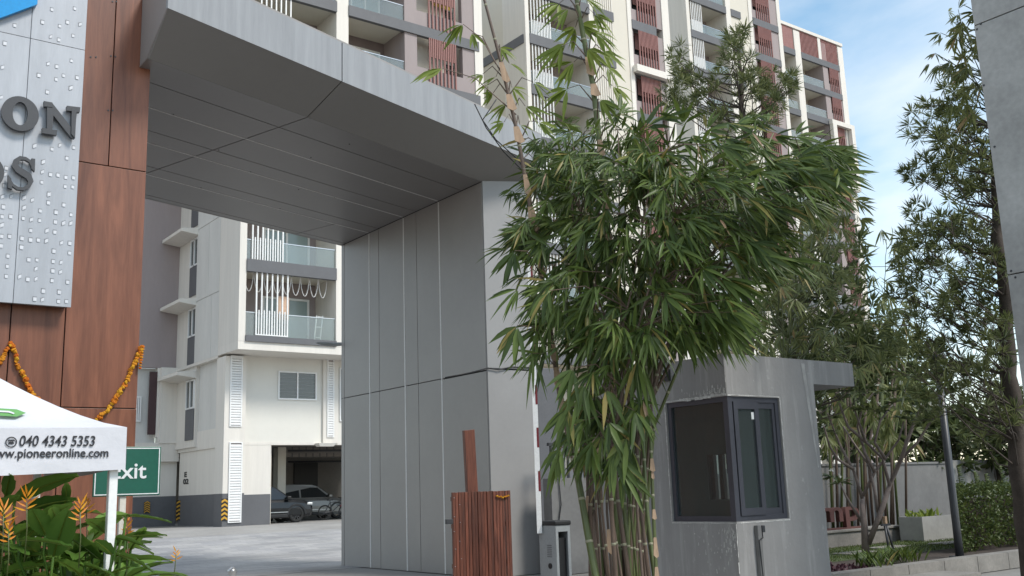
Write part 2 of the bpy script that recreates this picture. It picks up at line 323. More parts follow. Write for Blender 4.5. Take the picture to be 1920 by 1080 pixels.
# ------------------------------------------------------------------ entrance gate: grey panelled portal
BD = Vector((0.9547, 0.2975, 0)); BN = Vector((-0.2975, 0.9547, 0))      # along the beam, across it
ZS = 7.75; PX = 11.30                                                     # soffit height, inner face of the pillar
def vline(Y): return BN.dot(Vector((PX, Y, 0)))                           # beam-parallel line through (PX, Y)
def pu(u, v, z): return BD * u + BN * v + Vector((0, 0, z))
def at_x(x, v): u = (x - BN.x * v) / BD.x; return u
UA = BD.dot(onz(585, 217, ZS)); UC = BD.dot(onz(600, 427, ZS))
gate = thing('entrance_gate', 'tall grey panelled entrance gate portal with skewed flat canopy over driveway', 'gate', (11.9, 19, 0))
LX, RX = 3.93, 12.52
v_in = vline(15.88); v_fr = v_in - 0.80; v_bk = vline(22.02)
ZF0, ZF1 = 8.16, 8.83
def prism_uv(name, poly, z0, z1, m, parent):
    return MB().prism([pu(u, v, z0) for u, v in poly], [pu(u, v, z1) for u, v in poly]).build(name, m, parent)
# dark core of the canopy, kept inside the panels
c = 0.03
core = MB()
core.prism([pu(at_x(LX + c, v_in), v_in, ZS + c), pu(at_x(RX - c, v_in), v_in, ZS + c), pu(at_x(RX - c, v_bk), v_bk - c, ZS + c), pu(at_x(LX + c, v_bk), v_bk - c, ZS + c)],
           [pu(at_x(LX + c, v_in), v_in, ZF1 - c), pu(at_x(RX - c, v_in), v_in, ZF1 - c), pu(at_x(RX - c, v_bk), v_bk - c, ZF1 - c), pu(at_x(LX + c, v_bk), v_bk - c, ZF1 - c)])
core.build('canopy_core', 'core', gate)
# soffit panels: rows between the beam-parallel joints, cut by the cross joint
rowsY = [15.88, 16.62, 17.52, 18.45, 19.0, 20.14, 20.6, 21.80, 22.02]
white_rows = {17.52, 19.0, 20.6}
G = 0.011
for i in range(len(rowsY) - 1):
    va, vb = vline(rowsY[i]), vline(rowsY[i + 1])
    ga = 0.022 if rowsY[i] in white_rows else G; gb = 0.022 if rowsY[i + 1] in white_rows else G
    va += ga; vb -= gb
    cuts = [None, UA if i < 6 else UC, None]
    for s_ in range(2):
        lo = (lambda v: at_x(LX, v)) if s_ == 0 else (lambda v: cuts[1] + G)
        hi = (lambda v: cuts[1] - G) if s_ == 0 else (lambda v: at_x(PX - .004, v))
        if hi(va) - lo(va) < .05 and hi(vb) - lo(vb) < .05: continue
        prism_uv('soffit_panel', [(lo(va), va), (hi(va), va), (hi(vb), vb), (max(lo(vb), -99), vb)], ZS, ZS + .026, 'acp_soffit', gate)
for Yw in sorted(white_rows):
    v = vline(Yw)
    o = prism_uv('light_strip', [(at_x(LX, v - .012), v - .012), (at_x(PX - .02, v - .012), v - .012), (at_x(PX - .02, v + .012), v + .012), (at_x(LX, v + .012), v + .012)], ZS - .004, ZS + .03, 'strip', gate)
fx_ = MB().tube([(0, 0, -.008), (0, 0, .004)], .011, 8).mesh('fixing', 'core')
for (a_, b2_) in ((325, 214), (377, 352), (583, 295), (627, 370), (525, 391), (722, 343), (410, 281), (655, 270), (470, 322), (560, 355)): inst('fixing', fx_, onz(a_, b2_, ZS), gate)
# sloping underside of the front lip, and the front fascia
def hexa(name, a, b_, c_, d_, th, m, parent):
    """slab on a quad, thickened away from the side its winding faces"""
    nrm = (b_ - a).cross(c_ - a).normalized() * th
    return MB().prism([a, b_, c_, d_], [a - nrm, b_ - nrm, c_ - nrm, d_ - nrm]).build(name, m, parent)
uL0, uL1 = at_x(LX, v_fr), at_x(LX, v_in); uR0, uR1 = at_x(RX, v_fr), at_x(RX, v_in)
for (a0, a1, b0, b1) in ((uL0, UA - G, uL1, UA - G), (UA + G, uR0, UA + G, uR1)):
    MB().prism([pu(b0, v_in + .006, ZS + .004), pu(b1, v_in + .006, ZS + .004), pu(a1, v_fr + .004, ZF0), pu(a0, v_fr + .004, ZF0)],
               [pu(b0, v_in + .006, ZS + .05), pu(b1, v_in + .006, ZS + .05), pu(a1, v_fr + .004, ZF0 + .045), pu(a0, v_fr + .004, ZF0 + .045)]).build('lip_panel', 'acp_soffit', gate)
    prism_uv('fascia_panel', [(a0, v_fr), (a1, v_fr), (a1, v_fr + .04), (a0, v_fr + .04)], ZF0, ZF1, 'acp_fascia', gate)
prism_uv('fascia_joint', [(UA - G, v_fr + .015), (UA + G, v_fr + .015), (UA + G, v_fr + .05), (UA - G, v_fr + .05)], ZF0 + .01, ZF1 - .01, 'core', gate)
# closed end of the lip, top sheet, back fascia
MB().prism([pu(uL0, v_fr, ZF0), pu(uL1, v_in, ZS), Vector((LX, 13.94, ZS)), Vector((LX, 13.94, ZF1)), pu(uL0, v_fr, ZF1)],
           [p + Vector((.03, 0, 0)) for p in (pu(uL0, v_fr + .01, ZF0 + .01), pu(uL1, v_in, ZS + .01), Vector((LX, 13.94, ZS + .01)), Vector((LX, 13.94, ZF1 - .01)), pu(uL0, v_fr + .01, ZF1 - .01))]).build('end_panel', 'acp_front', gate)
prism_uv('roof_sheet', [(uL0, v_fr), (uR0, v_fr), (at_x(RX, v_bk), v_bk), (at_x(LX, v_bk), v_bk)], ZF1, ZF1 + .03, 'acp', gate)
prism_uv('back_fascia_panel', [(at_x(LX, v_bk), v_bk), (at_x(RX, v_bk), v_bk), (at_x(RX, v_bk + .03), v_bk + .03), (at_x(LX, v_bk + .03), v_bk + .03)], ZS - .004, ZF1, 'acp', gate)
# pillar
boxp('pillar_core', PX + .045, RX - .03, 15.93, 21.98, 0, ZS + .5, 'core', gate)
pil = [22.02, 21.87, 20.6, 20.14, 19.0, 18.45, 17.52, 15.905]
ZJ = 3.915
for i in range(len(pil) - 1):
    hi_, lo_ = pil[i], pil[i + 1]
    hi_ -= .022 if pil[i] in white_rows else (0 if i == 0 else .008); lo_ += .022 if pil[i + 1] in white_rows else .008
    wide = i == len(pil) - 2
    for z0, z1 in ((0, ZJ - (.02 if wide else .008)), (ZJ + .008, ZS - .012)):
        boxp('pillar_panel', PX, PX + .04, lo_, hi_, z0, z1, 'acp', gate, bevel=.003)
for Yw in sorted(white_rows): boxp('light_strip', PX - .004, PX + .043, Yw - .019, Yw + .019, 0, ZS - .02, 'strip', gate)
for z0, z1 in ((0, ZJ + .02), (ZJ + .045, ZS + .55)):
    boxp('front_panel', PX + .012, RX, 15.88, 15.92, z0, z1, 'acp_front', gate, bevel=.003)
boxp('side_panel', RX - .028, RX, 15.925, 22.0, 0, ZS + .5, 'acp', gate)
boxp('rear_panel', PX + .05, RX - .03, 21.985, 22.02, 0, ZS, 'acp', gate)
tube_o('loose_cable', [onx(889, 190, 10.2) + Vector((.3, -.3, 0)), ony(905, 225, 14.4), ony(930, 262, 14.45), ony(972, 300, 14.5), ony(985, 320, 14.6)], .012, 'black', gate, 5)
tube_o('loose_cable', [ony(890, 195, 14.3), ony(912, 240, 14.35), ony(945, 285, 14.4), ony(978, 318, 14.5)], .012, 'black', gate, 5)
tube_o('loose_cable', [ony(835, 708, 15.6), ony(880, 699, 15.75), ony(915, 690, 15.85), ony(935, 693, 15.84), ony(960, 688, 15.85), ony(1004, 690, 15.86)], .014, 'black', gate, 5)
p0 = onx(583, 1059, PX - .006)
# ------------------------------------------------------------------ timber-clad pylon on the left
WY, WX = 13.95, 4.09
pyl = thing('timber_clad_pylon', 'tall pylon clad in reddish brown wood grain panels beside the gate', 'pylon', (0, 16, 0))
boxp('core', -7, WX - .03, WY + .05, 19.2, 0, 12.0, 'core', pyl)
xj_up = ony(211, 150, WY).x; xj_lo = ony(119, 660, WY).x; xj_lo2 = ony(16, 660, WY).x
g_ = .007
def wpan(x0, x1, z0, z1): boxp('cladding_panel', x0 + g_, x1 - g_, WY, WY + .045, z0 + g_, z1 - g_, 'cladwood', pyl, bevel=.003)
for z0, z1 in ((0, 2.85), (2.85, 6.2)):
    for x0, x1 in ((xj_lo, WX), (xj_lo2, xj_lo), (xj_lo2 - 1.1, xj_lo2), (xj_lo2 - 2.2, xj_lo2 - 1.1), (-7, xj_lo2 - 2.2)): wpan(x0, x1, z0, z1)
for z0, z1 in ((6.2, 9.3), (9.3, 12)):
    for x0, x1 in ((xj_up, WX), (xj_up - 1.0, xj_up), (xj_up - 2.0, xj_up - 1.0), (-7, xj_up - 2.0)): wpan(x0, x1, z0, z1)
boxp('side_cladding', WX - .03, WX, WY + .046, 19.2, 0, ZS - .01, 'cladwood', pyl)
scr = MB().tube([(0, -.006, 0), (0, .002, 0)], .012, 8).mesh('screw', 'dark_metal')
for (sx, sy) in ((211, 3), (218, 3), (203, 207), (211, 207), (208, 105), (170, 107), (216, 106), (180, 107)): inst('screw', scr, ony(sx, sy, WY - .002), pyl)
# ------------------------------------------------------------------ silver perforated sign panel
SY = WY - .22
sg = thing('sign_panel', 'silver perforated metal sign panel with dark serif letters on the timber pylon', 'sign', (2.5, SY, 4.2))
sx1 = ony(147, 330, SY).x; sz0 = ony(135, 577, SY).z; sz_j = ony(80, 77, SY).z; sx_v = ony(40, 330, SY).x
boxp('backing', sx_v - 3.9, sx1 - .03, SY + .02, WY - .004, sz0 + .03, 11.2, 'boxgrey', sg)
for xa, xb in ((sx_v - 1.3, sx_v), (sx_v, sx1), (sx_v - 2.6, sx_v - 1.3), (sx_v - 3.9, sx_v - 2.6)):
    for za, zb in ((sz0, sz_j), (sz_j, 11.2)):
        MB().box(xa + .003, xb - .003, SY, SY + .019, za + .003, zb - .003).build('metal_sheet', 'silver', sg, bevel=.004)
# punched tabs: a bright bent flap with its dark slot above
def tab(name, slant):
    t_ = MB(); w_, h_ = .058, .072; d = .03 * slant
    t_.quad((0, -.003, h_ - .020), (w_, -.003, h_ + d - .020), (w_, -.003, h_ + d), (0, -.003, h_), m=1); t_.quad((-.004, -.003, .004), (.006, -.003, .004), (.006, -.003, h_), (-.004, -.003, h_), m=1)
    t_.quad((.006, -.009, -.002), (w_ - .004, -.009, d - .002), (w_ - .004, -.004, h_ + d - .016), (.006, -.004, h_ - .016), m=0)
    t_.quad((.006, -.003, 0), (w_ - .004, -.003, d), (w_ - .004, -.009, d - .002), (.006, -.009, -.002), m=0)
    return t_.mesh(name, ['silver_cut', 'slot_grey'])
tabs = [tab('perforation', 0), tab('perforation', 1)]
spots = [(98,14),(141,12),(80,38),(113,45),(127,38),(151,43),(96,66),(111,71),(138,63),(28,44),(135,110),(91,117),(107,121),(73,138),(120,138),(106,145),(145,142),(133,163),(89,169),(5,124),(9,78),(3,180),
 (65,272),(98,276),(139,273),(113,270),(126,293),(81,302),(80,320),(95,324),(109,325),(124,329),(138,330),(79,338),(123,346),(137,347),(92,361),(12,312),(10,325),(8,345)]
rows_y = [(365,[(5,7),(22,6),(45,9),(92,3)]),(376,[(61,13),(91,17),(120,21)]),(388,[(6,25),(45,28),(76,32),(105,35),(134,39)]),(404,[(4,43),(20,43),(44,46),(59,50),(75,50),(104,53),(119,57),(133,57)]),
 (428,[(3,61),(58,69),(88,71),(103,72)]),(443,[(3,80),(18,80),(41,84),(57,87),(72,87),(87,90),(116,93),(131,93)]),(461,[(2,98),(40,101),(101,108),(131,111)]),(480,[(15,117),(54,124),(70,124),(100,127),(115,130)]),
 (500,[(14,136),(68,142),(99,145),(114,148)]),(515,[(12,155),(37,157),(52,161),(68,161),(98,163),(127,166)]),(545,[(81,183),(111,185)]),(560,[(65,198),(80,200),(110,202),(125,202)])]
for _, ps in rows_y:
    for (px_, dy) in ps: spots.append((px_, 360 + dy))
for k, (px_, py_) in enumerate(spots):
    p = ony(px_ - 4, py_ + 6, SY - .002); inst('perforation', tabs[(k * 7 + px_) % 3 == 0], (p.x, p.y, p.z), sg, scale=0.66 + .2 * R.random())
# letters as thick plates
def ring(cx, cz, ro, ri, th=.055, n=40):
    t_ = MB(); ang = [2 * math.pi * k / n for k in range(n)]; y0, y1 = SY - .095, SY - .095 + th
    P = lambda r_, a, y: (cx + r_[0] * math.cos(a), y, cz + r_[1] * math.sin(a))
    for k in range(n):
        a, b_ = ang[k], ang[(k + 1) % n]
        t_.quad(P(ri, a, y0), P(ri, b_, y0), P(ro, b_, y0), P(ro, a, y0)); t_.quad(P(ro, a, y1), P(ro, b_, y1), P(ri, b_, y1), P(ri, a, y1))
        t_.quad(P(ro, a, y0), P(ro, b_, y0), P(ro, b_, y1), P(ro, a, y1)); t_.quad(P(ri, b_, y0), P(ri, a, y0), P(ri, a, y1), P(ri, b_, y1))
    return t_
def plate(pts, th=.055):
    return MB().prism([(p.x, SY - .095, p.z) for p in pts], [(p.x, SY - .095 + th, p.z) for p in pts])
def pl(pix): return [ony(a, b_, SY - .09) for a, b_ in pix]
def letter(mb_): return mb_.build('letter', 'letter', sg)
a = ony(38, 213, SY - .09); e = ony(73, 216, SY - .09); tp = ony(40, 181, SY - .09); ie = ony(52, 215, SY - .09); it = ony(37, 191, SY - .09)
letter(ring(a.x, a.z, (e.x - a.x, tp.z - a.z), (ie.x - a.x, it.z - a.z)))
nm = MB()
for pg in ([(82,190),(97,192),(140,247),(139,260),(133,258),(88,201)], [(88,201),(101,203),(98,244),(88,243)], [(79,240),(107,245),(106,254),(79,250)], [(82,190),(98,193),(98,202),(83,200)], [(125,199),(150,202),(149,211),(125,208)], [(134,203),(143,205),(140,260),(133,252)]):
    q = pl(pg); nm.prism([(p.x, SY - .095 - .0006 * len(nm.f), p.z) for p in q], [(p.x, SY - .04 + .0002 * len(nm.f), p.z) for p in q])
letter(nm)
# the S: a ribbon of changing width along a double curve, with end serifs
sp = [(61,313,3),(57,303,4),(48,297,4.5),(38,296,6),(30,302,8),(28,310,9),(34,318,9.5),(44,324,10),(54,331,9.5),(58,340,8),(54,349,6),(44,354,5),(33,353,4.5),(24,347,4),(19,338,3)]
sm = MB(); lft, rgt = [], []
for k, (x_, y_, w_) in enumerate(sp):
    x0, y0, _ = sp[max(k - 1, 0)]; x2, y2, _ = sp[min(k + 1, len(sp) - 1)]; d = Vector((x2 - x0, y2 - y0)).normalized()
    lft.append(ony(x_ - d.y * w_ * .62, y_ + d.x * w_ * .62, SY - .09)); rgt.append(ony(x_ + d.y * w_ * .62, y_ - d.x * w_ * .62, SY - .09))
for k in range(len(sp) - 1):
    q = [lft[k], lft[k + 1], rgt[k + 1], rgt[k]]; sm.prism([(p.x, SY - .095, p.z) for p in q], [(p.x, SY - .04, p.z) for p in q])
for pg in ([(59,297),(66,298),(65,322),(59,316)], [(15,328),(21,335),(23,355),(15,352)]):
    q = pl(pg); sm.prism([(p.x, SY - .097, p.z) for p in q], [(p.x, SY - .039, p.z) for p in q])
letter(sm)
a = ony(-22, 322, SY - .09); e = ony(8, 325, SY - .09); tp = ony(-20, 292, SY - .09); ie = ony(-7, 324, SY - .09)
dm = ring(a.x, a.z, (e.x - a.x, tp.z - a.z), (ie.x - a.x, (tp.z - a.z) * .8)); dm.box(a.x - .16, a.x - .07, SY - .094, SY - .041, a.z - (tp.z - a.z), a.z + (tp.z - a.z)); letter(dm)
lg = plate(pl([(-40, -30), (72, -30), (70, 8), (0, 34), (-40, 48)]), .09); lg.build('blue_emblem', 'blue_logo', sg)
lg = plate(pl([(-30, -26), (3, -26), (-2, 6), (-30, 10)]), .09); [None for v in lg.v]; lg.v = [(x, y - .006, z) for x, y, z in lg.v]; mat('purple_logo', (0.10, 0.02, 0.16), 0.35); lg.build('purple_emblem', 'purple_logo', sg)

# ------------------------------------------------------------------ apartment blocks
def window_o(parent, x0, x1, y, z0, z1, leaves=2, grille=False, pane='window_glass', fr=.06, curtain=None):
    """framed window in a wall that looks towards -Y: window > frame, pane"""
    wn = MB(); wn.box(x0, x0 + fr, y - .04, y + .06, z0, z1).box(x1 - fr, x1, y - .04, y + .06, z0, z1).box(x0 + fr, x1 - fr, y - .04, y + .06, z0, z0 + fr).box(x0 + fr, x1 - fr, y - .04, y + .06, z1 - fr, z1)
    for k in range(1, leaves):
        xm = x0 + (x1 - x0) * k / leaves; wn.box(xm - fr * .5, xm + fr * .5, y - .035, y + .055, z0 + fr, z1 - fr)
    wo = wn.build('window', 'metal_white', parent)
    for k in range(leaves):
        a = x0 + (x1 - x0) * k / leaves + fr * .6; b_ = x0 + (x1 - x0) * (k + 1) / leaves - fr * .6
        boxp('pane', a, b_, y + .01, y + .025, z0 + fr, z1 - fr, pane, wo)
        if grille:
            gm = MB(); q = z0 + fr + .12
            while q < z1 - fr - .05: gm.box(a, b_, y - .012, y - .002, q, q + .012); q += .15
            gm.build('grille', 'boxgrey', wo)
    return wo
def white_slats(parent, x0, x1, y, z0, z1, n=7, rail=1.0):
    d = (x1 - x0) / (n - 1)
    full = MB().box(-.028, .028, -.028, .028, 0, z1 - z0).mesh('slat', 'metal_white'); short = MB().box(-.022, .022, -.022, .022, 0, rail).mesh('slat', 'metal_white')
    for k in range(n): inst('slat', full, (x0 + d * k, y, z0), parent)
    for k in range(n - 1): inst('slat', short, (x0 + d * (k + .5), y, z0), parent)
    boxp('slat_rail', x0 - .03, x1 + .03, y - .035, y + .035, z0 - .05, z0 - .002, 'metal_white', parent)
def balcony(parent, x0, x1, Y, z0, z1, slats=None, depth=2.0, wall='mauve', door=True, detail=True):
    boxp('back_wall', x0, x1, Y + depth, Y + depth + .15, z0, z1, wall, parent)
    if door: window_o(parent, x0 + (x1 - x0) * .38, x0 + (x1 - x0) * .92, Y + depth - .02, z0 + .02, z0 + 2.2, 2, pane='window_teal', fr=.09)
    boxp('glass_balustrade', x0 + .02, x1 - .02, Y + .07, Y + .085, z0 + .06, z0 + 1.05, 'balcony_glass', parent)
    boxp('handrail', x0 + .01, x1 - .01, Y + .055, Y + .1, z0 + 1.052, z0 + 1.09, 'steel', parent)
    if slats: white_slats(parent, slats[0], slats[1], Y + .01, z0 + .18, z1, 7 if detail else 5)
def red_bay(parent, x0, x1, Y, z0, z1, ox0, ox1, sx0, sx1, n=8, style=0):
    """mauve wall with an opening behind red vertical slats"""
    oz0 = z0 + (z1 - z0) * .32; oz1 = z1
    boxp('bay_wall', x0, ox0, Y, Y + .3, z0, z1, 'mauve', parent); boxp('bay_wall', ox1, x1, Y, Y + .3, z0, z1, 'mauve', parent)
    boxp('bay_wall', ox0, ox1, Y, Y + .3, z0, oz0, 'mauve', parent)
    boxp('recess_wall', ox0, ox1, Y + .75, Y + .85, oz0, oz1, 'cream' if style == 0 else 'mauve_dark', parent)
    if style == 0:
        lm = MB(); q = oz0 + .1
        while q < oz0 + .85: lm.box(ox1 - .55, ox1 - .08, Y + .68, Y + .74, q, q + .05); q += .1
        lm.build('louvre', 'dark_metal', parent)
        inst('vent_hole', MB().tube([(0, -.01, 0), (0, .02, 0)], .09, 10).mesh('vent_hole', 'black'), ((ox0 + ox1) / 2, Y + .74, oz0 + .35), parent)
    else:
        boxp('recess_window', ox0 + .06, ox1 - .06, Y + .60, Y + .70, oz0 + .06, oz1 - .04, 'window_glass', parent)
        boxp('red_screen', sx0 + .02, sx1 - .02, Y + .30, Y + .34, oz0 + .55, oz1, 'redpanel', parent)
    d = (sx1 - sx0) / (n - 1); full = MB().box(-.032, .032, -.03, .03, 0, z1 - z0).mesh('slat', 'redslat'); short = MB().box(-.032, .032, -.03, .03, 0, (z1 - z0) * .42).mesh('slat', 'redslat')
    for k in range(n): inst('slat', full, (sx0 + d * k, Y - .07, z0), parent)
    for k in range(n - 1): inst('slat', short, (sx0 + d * (k + .5), Y - .07, z0 + (z1 - z0) * .58), parent)

# ---- nearest block: corner wing seen through the gate, rising behind the canopy
Y1 = 38.5
def X1(px, py=500): return ony(px, py, Y1).x
def Z1(px, py): return ony(px, py, Y1).z
b1 = thing('apartment_block', 'cream and mauve apartment block rising behind the gate canopy, with E 02 on its base', 'building', (22, Y1 + 5, 0.5), 'staggered apartment blocks behind the gate')
XC = X1(446, 640); ZO = 7.52; XE = X1(904, 100)
zb1 = [8.0, 11.05, 14.25, 17.5, 20.72, 23.60, 26.6]
xa, xb_, xc_, xd, xe = X1(462), X1(630), X1(653, 60), X1(759, 90), X1(889, 90)
TOP1 = 30.0
YM_ = onx(337, 500, XC).y + .4
boxp('corner_column', XC, xa, Y1 - .02, Y1 + 2.2, ZO + .337, TOP1, 'white', b1)
boxp('column', xb_, xc_, Y1 - .02, Y1 + 2.2, ZO + .337, TOP1, 'white', b1)
boxp('column', xe, XE, Y1 - .06, Y1 + 2.2, 3.8, TOP1, 'white', b1)
boxp('core', XC + .5, XE - .1, Y1 + 2.2, Y1 + 9, ZO + .1, TOP1, 'cream', b1)
boxp('overhang_soffit', XC + .01, XC + .62, Y1 + 2.21, YM_ - .1, ZO - .09, ZO + .03, 'white', b1)
boxp('overhang', XC, XE, Y1 - .01, Y1 + 2.2, ZO, ZO + .335, 'white', b1)
ox0, ox1, s0, s1 = X1(782, 90), X1(867, 90), X1(804, 90), X1(852, 90)
for k, zb in enumerate(zb1):
    for (p, q) in ((xa, xb_), (xc_, xe)):
        z_lo = zb - .30 if k else ZO + .336
        boxp('floor_band', p + .002, q - .002 if q != xe else xe + .25, Y1 - .09, Y1 + .12, z_lo, zb + .22 if k else zb + .1, 'band', b1)
        if q == xe: boxp('slab', p, xd, Y1 + .12, Y1 + 2.0, zb - .16, zb, 'cream', b1)
        else: boxp('slab', p, q, Y1 + .12, Y1 + 2.0, zb - .16, zb, 'cream', b1)
    if k == len(zb1) - 1: break
    z0, z1 = zb, zb1[k + 1] - .16
    if k in (0, 1, 4, 5): balcony(b1, xa, xb_, Y1, z0, z1, slats=((X1(482), X1(540)) if k != 1 else (X1(473), X1(530))))
    else: balcony(b1, xa, xb_, Y1, z0, z1)
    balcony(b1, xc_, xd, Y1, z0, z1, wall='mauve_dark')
    boxp('side_wall', xd, xd + .2, Y1 + .305, Y1 + 2.0, z0, z1, 'mauve', b1)
    red_bay(b1, xd, xe, Y1, zb + .22, zb1[k + 1] - .30, ox0, ox1, s0, s1, 8, 0)
# string of bunting under the balcony ceiling, folded airer
fest = MB(); zc = zb1[1] - .2
xs0 = xa + .05; stp = (xb_ - xa - .3) / 9
for k in range(9):
    fest.tube([(xs0 + stp * k + stp * t_ / 8, Y1 + .35, zc - .85 * (1 - (2 * t_ / 8 - 1) ** 2) ** .7) for t_ in range(9)], .018, 4)
props(fest.build('bunting'.replace('bunting', 'bead_garland'), 'strip', None, loc=((xa + xb_) / 2, Y1 + .35, zc)), 'pale looped bead garland hanging under the balcony ceiling seen through gate', 'garland')
ar = MB(); ax_ = X1(602, 620)
for dx in (0, .28): ar.tube([(ax_ + dx, Y1 + .7, 8.0), (ax_ + .18 + dx, Y1 + .8, 9.3)], .025, 5)
for t_ in (.25, .6, .95): ar.tube([(ax_ + .18 * t_, Y1 + .7, 8.0 + 1.3 * t_), (ax_ + .28 + .18 * t_, Y1 + .7, 8.0 + 1.3 * t_)], .018, 5)
props(ar.build('clothes_airer', 'metal_white', None, loc=(ax_, Y1 + .7, 7.98)), 'white folding clothes airer standing behind balcony glass seen through gate', 'clothes airer')
clo = MB()
for (p, q, zt, zb_) in ((X1(494), X1(512), 9.0, 8.4), (X1(533), X1(553), 9.95, 9.0)): clo.box(p, q, Y1 + .55, Y1 + .58, zb_, zt)
mat('cloth_peach', (.62, .42, .30), .8)
props(MB().box(X1(533), X1(553), Y1 + .55, Y1 + .60, 8.95, 9.95).build('hanging_cloth', 'cloth_peach', None, loc=(X1(540), Y1 + .55, 8.95)), 'peach coloured cloth hung behind the white balcony slats', 'cloth')
props(MB().box(X1(492), X1(515), Y1 + .55, Y1 + .60, 8.5, 9.0).build('hanging_cloth', 'window_teal', None, loc=(X1(500), Y1 + .55, 8.5)), 'pale blue cloth hung low behind the white balcony slats', 'cloth')
mat('cloth_yellow', (.45, .30, .06), .8)
p = ony(832, 4, Y1 + .3); cm = MB()
for k in range(10): x0_ = p.x - .55 + .11 * k; cm.prism([(x0_, Y1 + .45 + .05 * (k % 2), p.z - .25), (x0_ + .11, Y1 + .45 + .05 * ((k + 1) % 2), p.z - .25), (x0_ + .11, Y1 + .47 + .05 * ((k + 1) % 2), p.z - .25), (x0_, Y1 + .47 + .05 * (k % 2), p.z - .25)], [(x0_, Y1 + .45 + .05 * (k % 2), p.z + 1.2), (x0_ + .11, Y1 + .45 + .05 * ((k + 1) % 2), p.z + 1.2), (x0_ + .11, Y1 + .47 + .05 * ((k + 1) % 2), p.z + 1.2), (x0_, Y1 + .47 + .05 * (k % 2), p.z + 1.2)])
props(cm.build('curtain', 'cloth_yellow', None, loc=(p.x, Y1 + .45, p.z - .25)), 'yellow curtain behind red slats at the top picture edge', 'curtain')
# side of the corner wing (looks towards the driveway)
YW = onx(369, 500, XC).y
zj = [ZO, onx(446, 529, XC).z, onx(407, 409, XC).z, 17.2, 20.6, 24, 27.4, TOP1]
for k in range(len(zj) - 1):
    ym = Y1 + 2.2 + (YW - Y1 - 2.2) * (.48 if k % 2 else .3)
    for p, q in ((Y1 + 2.21, ym), (ym, YW)): boxp('wall_panel', XC, XC + .3, p + .012, q - .012, zj[k] + .02, zj[k + 1] - .02, 'offwhite', b1)
boxp('wall_backing', XC + .03, XC + .28, Y1 + 2.2, YW, ZO + .035, TOP1, 'offwhite', b1)
YM = onx(337, 500, XC).y + .4
boxp('window_strip_wall', XC + .12, XC + .4, YW, YM, 3.9, TOP1, 'white', b1)
# windows of the strip: (window py0..py1, spandrel py0..py1) read on the strip, mirrored above
def strip_unit(zt, zm, zb_):
    y0, y1_ = YW + .12, YW + 1.15
    wo = MB(); fx = XC + .06
    for q in (y0, (y0 + y1_) / 2 - .03, y1_ - .07): wo.box(fx, fx + .1, q, q + .07, zm, zt)
    wo.box(fx, fx + .1, y0 + .07, y1_ - .07, zm, zm + .07).box(fx, fx + .1, y0 + .07, y1_ - .07, zt - .07, zt)
    wd = wo.build('window', 'metal_white', b1); boxp('pane', fx + .05, fx + .065, y0 + .05, y1_ - .05, zm + .05, zt - .05, 'window_glass', wd)
    boxp('spandrel', XC + .075, XC + .118, y0, y1_, zb_, zm - .01, 'band', b1)
    MB().prism([(XC - .75, YW - .05, zt + .12), (XC - .75, YM - .1, zt + .12), (XC + .11, YM - .1, zt + .02), (XC + .11, YW - .05, zt + .02)], [(XC - .75, YW - .05, zt + .26), (XC - .75, YM - .1, zt + .26), (XC + .11, YM - .1, zt + .36), (XC + .11, YW - .05, zt + .36)]).build('window_ledge', 'white', b1)
zq = [onx(358, 711, XC).z, onx(360, 577, XC).z, onx(362, 447, XC).z]; st_ = (zq[2] - zq[0]) / 2
for k in range(6): zt = zq[0] + st_ * k; strip_unit(zt, zt - st_ * .40, zt - st_ * .82)
boxp('mauve_wall', 5.0, XC + .12, YM, YM + .3, ony(300, 690, YM).z, TOP1, 'mauve', b1)
zmv = ony(300, 690, YM).z
# recess and bay below the mauve wall
x_ = lambda px, py=760: ony(px, py, YM - .3).x
boxp('lower_bay', x_(301), XC + .12, YM - .3, YM + .3, ony(310, 832, YM).z, zmv - .002, 'white', b1)
boxp('maroon_screen', x_(283), x_(297), YM - .02, YM + .1, ony(290, 815, YM).z, ony(290, 697, YM).z, 'maroon', b1)
boxp('recess_wall', 5.0, x_(301), YM + .35, YM + .5, ony(275, 832, YM).z, zmv, 'offwhite', b1)
window_o(b1, x_(262), x_(272), YM + .3, ony(268, 790, YM).z, ony(268, 742, YM).z, 2)
boxp('bay_reveal', x_(297), x_(301), YM - .01, YM + .3, ony(290, 820, YM).z, zmv - .004, 'white', b1)
boxp('beam', 5.0, XC + .3, YM - .25, YM + .5, ony(300, 866, YM).z, ony(300, 831, YM).z, 'white', b1)
# lower storey and open ground floor
YL = onx(421, 663, XC).y + .35
gz = ground_z(Y1)
xl0, xcol0, xcol1, xw1 = XC + .28, ony(420, 800, YL - .35).x, ony(458, 900, YL - .35).x, ony(507, 900, YL).x
ZC = ony(570, 829, YL).z
boxp('lower_wall', xcol1, XE - .1, YL, YL + .3, ZC, ZO - .001, 'wall_warm', b1)
boxp('string_course', xcol1, XE - .1, YL - .03, YL + .3, ZC - .12, ZC - .002, 'white', b1)
window_o(b1, ony(521, 720, YL).x, ony(593, 720, YL).x, YL - .02, ony(555, 750, YL).z, ony(555, 697, YL).z, 2, grille=True, pane='window_glass')
window_o(b1, ony(636, 740, YL).x, ony(636, 740, YL).x + .9, YL - .02, ony(636, 790, YL).z, ony(636, 690, YL).z, 2)
boxp('duct', ony(604, 740, YL).x, ony(632, 740, YL).x, YL - .12, YL - .004, ZC - .05, ZO - .002, 'white', b1)
